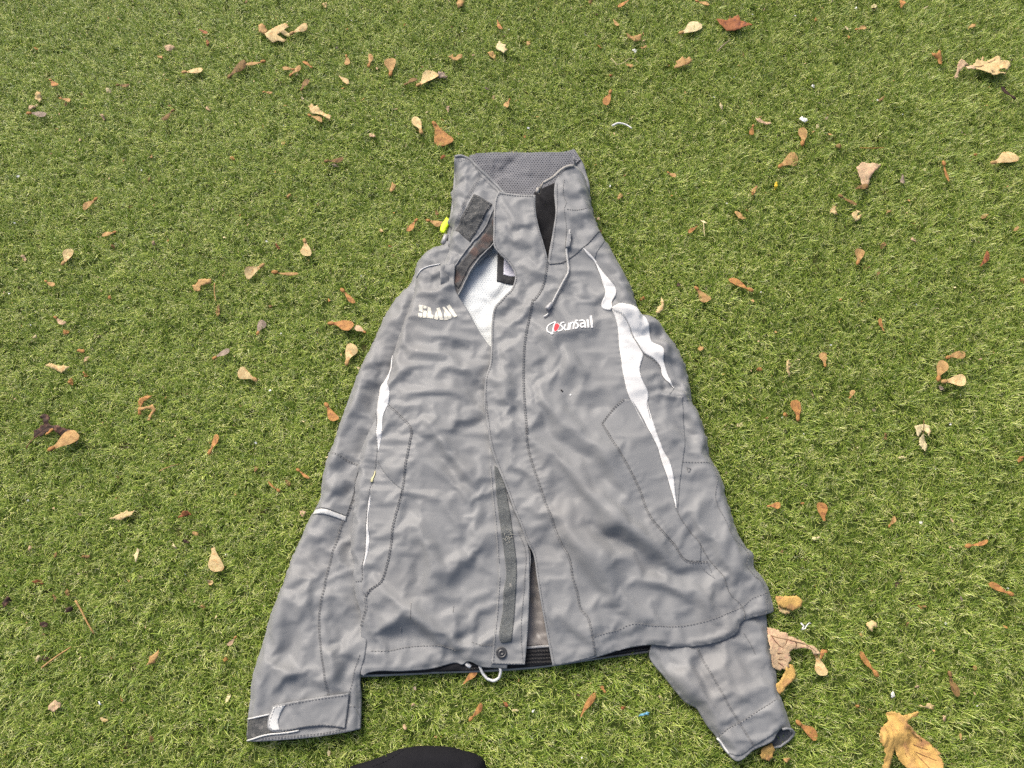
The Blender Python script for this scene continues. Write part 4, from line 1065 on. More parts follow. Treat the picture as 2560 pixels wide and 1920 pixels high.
patch('sleeve_stripe', S_C, J(3, '838,492 950,475 1050,490 1110,540 1150,590 1180,650 1195,720 1215,790 1300,850 1320,880 1325,950 1345,1010 1380,1110 1430,1212 1400,1180 1320,1090 1300,1010 1240,950 1140,890 1090,820 1040,740 1000,660 950,590 850,512'), M_WHITE, slC, off=0.0019, skirt=0.0012)
patch('shoulder_stripe', S_C, J(1, '1680,1050 1720,1100 1790,1160 1840,1270 1870,1360 1890,1420 1885,1480 1855,1560 1870,1590 1940,1622 1950,1590 1945,1560 1985,1480 1990,1410 1960,1365 1860,1240 1800,1150 1740,1095'), M_WHITE, slC, off=0.0016, skirt=0.0012)
stitches(S_C, [J(3, '850,520 950,598 1000,668 1040,748 1090,828 1140,898 1240,958 1300,1018'), J(3, '700,60 780,160 850,250')], 'stitching', slC, M_STITCHL, off=0.0024)
# emblem and lettering
o_ = 0.0011
link('print_emblem', mesh('print_emblem', *join([ribbon(S_C, J('U', '325,318 255,345 180,395 142,470 150,545 200,582 262,578 272,480 290,400 325,318'), 2.7, o_, closed=False),
     ribbon(S_C, J('U', '215,600 245,606 272,598'), 5.5, o_+0.0001, ends=(0.4, 1, 0.4))]), M_PRINTW), frC)
patch('emblem_border', S_C, J('U', '310,352 372,344 410,388 394,475 345,553 298,570 274,525 292,415'), M_PRINTW, frC, off=0.0008, skirt=0, step=0.0011)
patch('emblem_sail', S_C, J('U', '318,362 370,355 400,390 385,470 340,542 302,558 286,520 302,420'), M_RED, frC, off=0.0013, skirt=0, step=0.0011)
word = [[('510,332 450,340 425,385 455,425 478,475 440,532 368,550', 3.2)], [('532,375 505,490 528,528 582,500', 3.0), ('606,352 580,535', 3.0)],
        [('640,345 614,522', 3.0), ('630,400 675,342 714,362 690,508', 3.0)], [('802,308 752,308 738,350 782,395 802,440 770,487 722,485', 3.6)],
        [('822,318 885,288 930,312 938,390 946,478', 4.2), ('932,372 862,380 838,430 868,470 935,440', 3.8)], [('998,272 1010,470', 5.0)], [('1070,178 1086,468', 5.2)]]
for i, ch in enumerate(word):
    link('print_letter', mesh('print_letter', *join([ribbon(S_C, J('U', s_), w_, 0.0009+0.0001*k) for k, (s_, w_) in enumerate(ch)]), M_PRINTW), frC)
# specks of dirt on the chest
for q, m_ in (('1855,1235', M_BLACK), ('1940,1275', M_PRINTW), ('1865,1245', M_BLACK)):
    c1 = J(2, q)[0]
    patch('paint_speck', S_C, [(c1[0]+r_*math.cos(a), c1[1]+r_*math.sin(a)) for a, r_ in zip(np.arange(0, 6.28, 0.9), (2.6, 1.5, 3, 1.8, 2.4, 1.4, 2.8))], m_, frC, off=0.0009, skirt=0, step=0.0008)
# drawcord on the right
cord = S_C.line(J(1, '1562,895 1548,980 1532,1060 1545,1180 1550,1262 1500,1370 1450,1460 1395,1570'), 0.004, 0.004)
V, F = tube(cord, 0.0017, 8); dc = link('drawcord', mesh('drawcord', V, F, M_CORD), colr)
patch('cord_loop', S_C, J(1, '1535,935 1578,925 1562,1055 1522,1060'), M_SHELL, colr, off=0.0068, skirt=0.004)
en = S_C.line(J(1, '1395,1570 1375,1597 1352,1622'), 0.002, 0.0045)
V, F = tube(en, np.linspace(0.0034, 0.0044, len(en)), 10); link('cord_end', mesh('cord_end', V, F, M_METAL), colr)
en = S_C.line(J(2, '1735,545 1712,562 1690,570'), 0.002, 0.0025)
V, F = tube(en, 0.0012, 6); link('cord_tail', mesh('cord_tail', V, F, M_CORDW), colr)

# collar folded open on the left
colE = jp('collar', patch_mesh('collar', S_E, E_OUT, M_SHELL, off=0, skirt=0.006), label='open half of the collar with velcro patch')
V, F = tube(S_E.line(J(1, '507,212 560,204 640,226 720,304 860,424 972,545'), 0.004, 0.0005), 0.0028, 8); link('collar_binding', mesh('collar_binding', V, F, M_SHELL), colE)
patch('velcro_patch', S_E, J(1, '680,555 850,640 645,970 512,862'), M_CHAR, colE, off=0.0014, skirt=0.0014, corner=30)
patch('inner_flap', S_E, J(1, '888,640 880,760 866,960 640,1236 530,1455 484,1380 494,1230 620,1090 780,860'), M_SHELL2, colE, off=0.0010, skirt=0.001)
patch('flap_tape', S_E, J(1, '872,760 858,940 640,1190 535,1380 500,1330 510,1240 640,1070 780,890'), M_DIRTY, colE, off=0.0020, skirt=0.001)
for q in ('885,640 780,840 640,1010 498,1200', '866,960 640,1238 530,1455'):
    V, F = tube(S_E.line(J(1, q), 0.004, 0.0016), 0.0013, 6); link('flap_edge', mesh('flap_edge', V, F, M_SHELL), colE)
stitches(S_E, seamE + [offset_line(seamE[0], 4), J(1, '690,575 832,645 642,948 528,862 690,575')], 'stitching', colE, M_STITCH, off=0.0022)
# neon pull tab, cord stopper, hem cord
def slab(name, px, z, th, m, parent, dome=0.002):
    poly = curve(G(px, z), 0.002, True, 45); V, F = tri(poly, 0.0025)
    d, _, _ = pdist(V, poly, True)
    P = np.column_stack([V, z + dome*np.minimum(1, d/0.004)])
    br = rim(F); n = len(P); idx = sorted({a for a, b in br}); mp = {v: n+i for i, v in enumerate(idx)}
    low = P[idx].copy(); low[:, 2] -= th
    P = np.vstack([P, low]); F = [tuple(f) for f in F]+[(b, a, mp[a], mp[b]) for a, b in br]
    return link(name, mesh(name, P, F, m), parent)
slab('neon_tab', J(1, '428,745 468,772 470,790 432,850 408,893 385,890 368,868 380,818 405,780'), 0.034, 0.002, M_NEON, colE, 0.0007)
P3 = np.array([list(p)+[z] for p, z in zip(G(J(1, '428,918 412,960 396,990'), 0.034), (0.036, 0.034, 0.032))])
V, F = tube(P3, np.array([0.0042, 0.0048, 0.005]), 12); link('cord_stopper', mesh('cord_stopper', V, F, M_METAL), colE)
hz = [0.02, 0.016, 0.014, 0.014, 0.016, 0.02, 0.022]
P3 = np.array([list(p)+[z] for p, z in zip(G(J(7, '550,830 578,900 620,950 680,970 730,940 746,880 735,835'), 0.017), hz)])
P3 = np.column_stack([np.interp(np.linspace(0, 6, 40), range(7), P3[:, k]) for k in range(3)])
for _ in range(3): P3[1:-1] = (P3[:-2]+2*P3[1:-1]+P3[2:])/4
V, F = tube(P3, 0.0020, 8); link('hem_cord', mesh('hem_cord', V, F, M_CORDW), frA)
P3 = np.array([list(p)+[z] for p, z in zip(G(J(7, '425,800 445,822 470,836'), 0.018), (0.019, 0.018, 0.018))])
V, F = tube(P3, 0.0032, 8); link('hem_toggle', mesh('hem_toggle', V, F, M_CORDW), frA)
# tufts of fluff caught on the velcro
rg = random.Random(5)
def fluff(name, surf, px, n, off, parent, m):
    V, F = [], []
    for i in range(n):
        c = px[rg.randrange(len(px))]; a = rg.random()*6.28
        pts = [(c[0]+rg.uniform(-9, 9), c[1]+rg.uniform(-12, 12))]
        for k in range(3):
            a += rg.uniform(-1, 1); pts.append((pts[-1][0]+4*math.cos(a), pts[-1][1]+4*math.sin(a)))
        v, f = tube(surf.line(pts, 0.002, off+rg.random()*0.0006), 0.00016, 4, False)
        n0 = len(V); V += list(v); F += [tuple(q+n0 for q in x) for x in f]
    link(name, mesh(name, V, F, m), parent, kind='stuff')
fluff('lint', S_E, J(1, '700,640 660,720 620,780 680,780 640,880 760,640 720,720'), 22, 0.0022, colE, M_STITCHL)
fluff('lint', S_A, J(5, '260,1250 270,1230 280,1260'), 14, 0.0036, frA, M_PRINT)
# ------------------------------------------------------------------ ground and artificial grass
SOIL = mat('turf_backing', (0.040, 0.058, 0.012), 0.95, 0.3, 30, 0.6, 200, 0.1, tint=(0.05, 0.035, 0.018), ts=22)
V = [(-4, -3, 0), (4, -3, 0), (4, 6, 0), (-4, 6, 0)]
link('ground', mesh('ground', V, [(0, 1, 2, 3)], SOIL, False), kind='structure')

def grass_mat(name, ramp, rough, spec):
    m = bpy.data.materials.new(name); m.use_nodes = True
    N = m.node_tree.nodes; L = m.node_tree.links; b = N['Principled BSDF']
    at = N.new('ShaderNodeAttribute'); at.attribute_name = 'tone'
    oi = N.new('ShaderNodeObjectInfo')
    a1 = N.new('ShaderNodeMath'); a1.operation = 'MULTIPLY_ADD'; a1.inputs[1].default_value = 0.30; a1.inputs[2].default_value = -0.15
    L.new(oi.outputs['Random'], a1.inputs[0])
    a2 = N.new('ShaderNodeMath'); a2.operation = 'ADD'; L.new(at.outputs['Fac'], a2.inputs[0]); L.new(a1.outputs[0], a2.inputs[1])
    cr = N.new('ShaderNodeValToRGB'); L.new(a2.outputs[0], cr.inputs[0])
    el = cr.color_ramp.elements
    while len(el) < len(ramp): el.new(0.5)
    for e, (p, c) in zip(el, ramp): e.position = p; e.color = (*c, 1)
    L.new(cr.outputs[0], b.inputs['Base Color']); b.inputs['Roughness'].default_value = rough; b.inputs['Specular IOR Level'].default_value = spec
    t = N.new('ShaderNodeBsdfTranslucent'); ms = N.new('ShaderNodeMixShader'); ms.inputs[0].default_value = 0.28
    L.new(cr.outputs[0], t.inputs[0]); L.new(b.outputs[0], ms.inputs[1]); L.new(t.outputs[0], ms.inputs[2]); L.new(ms.outputs[0], N['Material Output'].inputs[0])
    return m
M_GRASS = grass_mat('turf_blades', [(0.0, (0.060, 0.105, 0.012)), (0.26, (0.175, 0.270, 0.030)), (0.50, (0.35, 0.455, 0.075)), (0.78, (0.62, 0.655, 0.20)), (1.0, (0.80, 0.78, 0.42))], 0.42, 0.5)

tufts = bpy.data.collections.new('turf_tufts')
rg = random.Random(77)
NT = 12
for v in range(NT):
    V, F, tone = [], [], []
    for k in range(16):
        crimp = rg.random() < 0.46
        bx, by = rg.gauss(0, 0.0045), rg.gauss(0, 0.0045)
        az = rg.gauss(0, 1.15); az2 = rg.gauss(0, 0.35)
        ln = rg.uniform(0.013, 0.021) if crimp else rg.uniform(0.016, 0.027)
        lean = rg.uniform(0.25, 1.0) if crimp else rg.uniform(0.12, 0.8); bend = rg.uniform(0.5, 1.5)
        w0 = rg.uniform(0.00030, 0.00044) if crimp else rg.uniform(0.00044, 0.00066)
        ph = rg.random()*6.28; tn = (rg.uniform(0.58, 1.0) if crimp else rg.uniform(0.12, 0.66))
        nseg = 6 if crimp else 4
        p = np.array([bx, by, -0.001]); th = lean; a = az
        n0 = len(V)
        for i in range(nseg+1):
            d = np.array([math.sin(th)*math.cos(a), math.sin(th)*math.sin(a), math.cos(th)])
            s = np.array([-math.sin(a), math.cos(a), 0.0])
            wv = w0*(1.0 if i < nseg-1 else (0.75 if i == nseg-1 else 0.15))
            V += [tuple(p-s*wv), tuple(p+s*wv)]
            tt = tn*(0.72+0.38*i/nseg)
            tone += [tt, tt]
            p = p + d*ln/nseg
            th = min(th+bend/nseg, 1.75); a += az2/nseg + (1.3*math.sin(ph+i*2.1) if crimp else 0)
            if p[2] < 0.003: th = min(th, 1.3)
        for i in range(nseg):
            F.append((n0+2*i, n0+2*i+1, n0+2*i+3, n0+2*i+2))
    me = mesh('turf_tuft', V, F, M_GRASS)
    at = me.attributes.new('tone', 'FLOAT', 'POINT'); at.data.foreach_set('value', tone)
    o = bpy.data.objects.new('turf_tuft', me); tufts.objects.link(o)

def frame_area(margin):
    return G([(-margin, -margin*0.6), (2560+margin, -margin*0.6), (2560+margin, 1920+margin*0.5), (-margin, 1920+margin*0.5)], 0.0)
area = frame_area(420)
rs = np.random.RandomState(3)
lo, hi = area.min(0), area.max(0)
DENS = 12500
sp = 1/math.sqrt(DENS)
gx, gy = np.meshgrid(np.arange(lo[0], hi[0], sp), np.arange(lo[1], hi[1], sp))
Q = np.stack([gx.ravel(), gy.ravel()], 1); Q = Q + rs.uniform(-0.62, 0.62, Q.shape)*sp
Q = Q[inside(Q, area)]
for S_ in (S_A, S_B, S_C, S_D, S_I, S_E):
    i_ = inside(Q, S_.out)
    d_, _, _ = pdist(Q, S_.out[::3], True)
    Q = Q[~(i_ & (d_ > 0.0015))]
x, y = Q[:, 0], Q[:, 1]
nap = 1.9 + 0.9*vnoise(x, y, 0.5, 201) + 0.4*vnoise(x, y, 0.16, 202)
rot = np.stack([rs.randn(len(Q))*0.10, rs.randn(len(Q))*0.10, nap + rs.randn(len(Q))*1.0], 1)
sc = np.clip(0.72 + 0.09*vnoise(x, y, 0.06, 203) + rs.randn(len(Q))*0.10, 0.45, 1.1)
me = bpy.data.meshes.new('artificial_grass')
me.from_pydata([(a, b, 0.001) for a, b in Q], [], [])
for nm, tp, dat in (('rot', 'FLOAT_VECTOR', rot), ('sc', 'FLOAT', sc)):
    at = me.attributes.new(nm, tp, 'POINT'); at.data.foreach_set('vector' if tp == 'FLOAT_VECTOR' else 'value', dat.ravel())
at = me.attributes.new('pick', 'INT', 'POINT'); at.data.foreach_set('value', rs.randint(0, NT, len(Q)))
turf = link('artificial_grass', me, kind='stuff')
turf['label'] = 'short green artificial grass covering the whole ground'
ng = bpy.data.node_groups.new('turf', 'GeometryNodeTree')
ng.interface.new_socket('Geometry', in_out='INPUT', socket_type='NodeSocketGeometry')
ng.interface.new_socket('Geometry', in_out='OUTPUT', socket_type='NodeSocketGeometry')
N = ng.nodes; L = ng.links
gi, go = N.new('NodeGroupInput'), N.new('NodeGroupOutput')
ip = N.new('GeometryNodeInstanceOnPoints'); ci = N.new('GeometryNodeCollectionInfo'); ci.inputs[0].default_value = tufts
ci.inputs['Separate Children'].default_value = True; ci.inputs['Reset Children'].default_value = True
ip.inputs['Pick Instance'].default_value = True
def named(n, t):
    q = N.new('GeometryNodeInputNamedAttribute'); q.data_type = t; q.inputs[0].default_value = n; return q.outputs[0]
L.new(gi.outputs[0], ip.inputs['Points']); L.new(ci.outputs[0], ip.inputs['Instance'])
L.new(named('pick', 'INT'), ip.inputs['Instance Index']); L.new(named('rot', 'FLOAT_VECTOR'), ip.inputs['Rotation']); L.new(named('sc', 'FLOAT'), ip.inputs['Scale'])
L.new(ip.outputs[0], go.inputs[0])
turf.modifiers.new('turf', 'NODES').node_group = ng
# ------------------------------------------------------------------ fallen seeds, leaves, twigs
def leafmat(name, c, spot, spots=(0.52, 0.66), ts=150):
    return mat(name, c, 0.7, 0.28, 90, 0.8, 420, 0.25, tint=spot, tint_at=spots, ts=ts, transl=0.10)
LM = {'t': leafmat('tan_dry', (0.40, 0.25, 0.10), (0.30, 0.16, 0.06)), 'p': leafmat('pale_dry', (0.53, 0.405, 0.20), (0.48, 0.30, 0.13)),
      'o': leafmat('orange_dry', (0.37, 0.185, 0.06), (0.24, 0.10, 0.04)), 'b': leafmat('brown_dry', (0.20, 0.122, 0.045), (0.10, 0.055, 0.025)),
      'd': leafmat('dark_dry', (0.042, 0.024, 0.018), (0.15, 0.075, 0.05)), 'g': leafmat('grey_dry', (0.27, 0.21, 0.16), (0.20, 0.15, 0.11)),
      'k': leafmat('pinkish_dry', (0.46, 0.33, 0.20), (0.42, 0.26, 0.17)), 'c': leafmat('cream_dry', (0.55, 0.47, 0.27), (0.55, 0.42, 0.22)),
      'r': leafmat('rust_dry', (0.28, 0.105, 0.04), (0.14, 0.05, 0.03)), 'w': mat('white_bits', (0.6, 0.6, 0.58), 0.6, 0.08, 90),
      'y': leafmat('golden_dry', (0.49, 0.31, 0.095), (0.30, 0.16, 0.07), (0.50, 0.68), 55), 'l': mat('blue_plastic', (0.10, 0.27, 0.38), 0.4, 0.15, 90),
      'n': mat('yellow_petal', (0.62, 0.43, 0.03), 0.6, 0.1, 90), 'v': leafmat('vein_brown', (0.17, 0.085, 0.045), (0.10, 0.05, 0.03))}
GP = {'maple_samara': ('winged seed', 'winged seeds scattered on the grass'), 'dry_leaf': ('leaf', 'dry leaves on the grass'), 'leaf_fragment': ('leaf fragment', 'scraps of dry leaf on the grass'),
      'twig': ('twig', 'twigs and stalks on the grass'), 'litter': ('litter', None)}
dr = random.Random(9)

def root(name, label, x, y, z=0.014):
    o = bpy.data.objects.new(name, None); COL.objects.link(o); o.location = (x, y, z); o.empty_display_size = 0.01
    tagit(o, name, label); return o
def tagit(o, name, label):
    o['label'] = label; c, g = GP[name]; o['category'] = c
    if g: o['group'] = g

def samara(a, b, wr, col, label, seedless=False, z=0.0150):
    A, B = G([a], z)[0], G([b], z)[0]
    L = float(np.linalg.norm(B-A)); ang = math.atan2(B[1]-A[1], B[0]-A[0])
    o = root('maple_samara', label, A[0], A[1], z)
    o.rotation_euler = (dr.gauss(0, 0.10), dr.gauss(0, 0.06), ang)
    flip = 1 if dr.random() < 0.5 else -1
    wv = min(wr*1.45, 0.52)*L; V, F = [], []; n, m = 14, 5; curl = dr.uniform(-0.10, 0.12)*L; roll = dr.uniform(-0.5, 0.5)
    s0 = 0.10 if not seedless else 0.0
    bow = dr.uniform(-0.07, 0.07)*L
    for lay in (0, 1):
        for i in range(n+1):
            t = i/n; tt = s0+(1-s0)*t
            rise = min(1.0, max(0.0, (t-0.10)/0.52)); rise = rise*rise*(3-2*rise)
            end = 1.0 if t < 0.66 else math.sqrt(max(0.0, 1-((t-0.66)/0.342)**2))
            up = wv*(0.15 + 0.55*rise)*end
            dn = wv*(0.13 + 0.17*rise)*(1.0 if t < 0.80 else math.sqrt(max(0.0, 1-((t-0.80)/0.202)**2)))
            for j in range(m):
                f = j/(m-1); yy = -dn + (up+dn)*f
                zz = curl*((t-0.4)**2) + roll*yy*yy/(wv+1e-6)*0.8 + 0.00025*math.sin(17*t+9*f) - lay*0.0004
                V.append((tt*L, flip*(yy + bow*math.sin(math.pi*t)), zz))
    k = (n+1)*m
    for i in range(n):
        for j in range(m-1):
            q = i*m+j; f = (q, q+m, q+m+1, q+1)
            if flip < 0: f = f[::-1]
            F.append(f); F.append(tuple(v+k for v in f[::-1]))
    link('wing', mesh('wing', V, F, LM[col]), o)
    if not seedless:
        rn = max(0.0018, min(0.0040, 0.105*L)); V, F = [], []
        for i in range(7):
            th = math.pi*i/6
            for j in range(10):
                ph = 2*math.pi*j/10
                V.append((0.07*L + 1.45*rn*math.cos(th), rn*0.95*math.sin(th)*math.cos(ph), 0.0004+rn*0.62*math.sin(th)*math.sin(ph)))
        for i in range(6):
            for j in range(10): F.append((i*10+j, i*10+(j+1) % 10, (i+1)*10+(j+1) % 10, (i+1)*10+j))
        link('seed', mesh('seed', V, F, LM[{'p': 't', 't': 'o', 'c': 't', 'g': 'o', 'k': 'o'}.get(col, col)]), o)
    return o

def leafmesh(px, z, col, lift=0.004, jag=0.0012, step=0.0028, seed=0, name='leaf_blade', org=(0, 0, 0), veins=()):
    poly = curve(G(px, z), step*0.7, True, 28)
    rgn = np.random.RandomState(seed)
    poly = poly + rgn.randn(*poly.shape)*jag*0.5
    V, F = tri(poly, step)
    d, _, _ = pdist(V, poly, True); c = V.mean(0); ext = np.abs(V-c).max()+1e-6
    zz = z + lift*(1.2*vnoise(V[:, 0], V[:, 1], ext*0.9, seed+1) + 0.5*vnoise(V[:, 0], V[:, 1], ext*0.35, seed+2)) + lift*0.6*np.exp(-d/(0.15*ext))*vnoise(V[:, 0], V[:, 1], ext*0.6, seed+3)
    if len(veins):
        dv = np.min([pdist(V, curve(G(v, z), 0.004))[0] for v in veins], 0)
        zz = zz + 0.30*lift*np.minimum(1.0, dv/0.008) + 0.12*lift*np.sin(dv/0.0016)
    zz = zz + 0.10*lift*vnoise(V[:, 0], V[:, 1], 0.006, seed+7)
    P = np.column_stack([V, np.maximum(zz, 0.006)])
    n = len(P); low = P.copy(); low[:, 2] -= 0.00045
    br = rim(F)
    Fs = [tuple(f) for f in F]+[tuple(v+n for v in f[::-1]) for f in F]+[(b, a, a+n, b+n) for a, b in br]
    P = np.vstack([P, low])-np.array(org)
    return mesh(name, P, Fs, LM[col])

def leafthing(px, col, label, name='dry_leaf', z=0.0140, lift=0.004, veins=(), more=(), vr=0.0005, step=0.0028):
    c = G(px, z).mean(0); sd = int(abs(px[0][0]*7+px[0][1]*3)) % 9000
    o = root(name, label, c[0], c[1], z)
    org = (c[0], c[1], z)
    link('leaf_blade', leafmesh(px, z, col, lift, seed=sd, org=org, step=step, veins=veins), o)
    for p2, c2 in more: link('leaf_blade', leafmesh(p2, z+0.001, c2, lift, seed=sd+5, org=org, step=step), o)
    if veins:
        poly = curve(G(px, z), step*0.8, True, 40)
        V0, F0 = None, None
        c_ = tri(poly, step)[0].mean(0)
        for v in veins:
            Lq = curve(G(v, z), 0.003)
            ext = np.abs(tri(poly, 0.004)[0]-c_).max()
            zz = z + lift*(1.2*vnoise(Lq[:, 0], Lq[:, 1], ext*0.9, sd+1)+0.5*vnoise(Lq[:, 0], Lq[:, 1], ext*0.35, sd+2))+0.0002
            V, F = tube(np.column_stack([Lq, zz])-np.array(org), np.linspace(vr, vr*0.4, len(Lq)), 5)
            link('vein', mesh('vein', V, F, LM['v']), o)
    return o

def scrap(c, r, col, label, el=1.5, z=0.0108):
    """small torn bit of leaf, r photo px in size"""
    n = dr.randint(6, 9); ph = dr.random()*6.28; ca, sa = math.cos(ph), math.sin(ph)
    pts = []
    for i in range(n):
        a = -2*math.pi*i/n; rr = r*0.58*dr.uniform(0.55, 1.25)
        u, v = rr*el*math.cos(a), rr*math.sin(a); pts.append((c[0]+u*ca-v*sa, c[1]+u*sa+v*ca))
    p = G(pts, z); m = p.mean(0)
    me = leafmesh(pts, z, col, 0.003, 0.0006, 0.0022, dr.randint(0, 9999), 'leaf_fragment', (m[0], m[1], z))
    o = link('leaf_fragment', me); o.location = (m[0], m[1], z); tagit(o, 'leaf_fragment', label); return o

def twig(pts, r, col, label, z=0.0140, name='twig'):
    P = curve(G(pts, z), 0.004); m = P.mean(0)
    zz = z + 0.0015*vnoise(P[:, 0], P[:, 1], 0.02, 5)
    V, F = tube(np.column_stack([P, zz])-np.array((m[0], m[1], z)), np.linspace(r, r*0.6, len(P)), 6)
    o = link(name, mesh(name, V, F, LM[col])); o.location = (m[0], m[1], z); tagit(o, name, label); return o

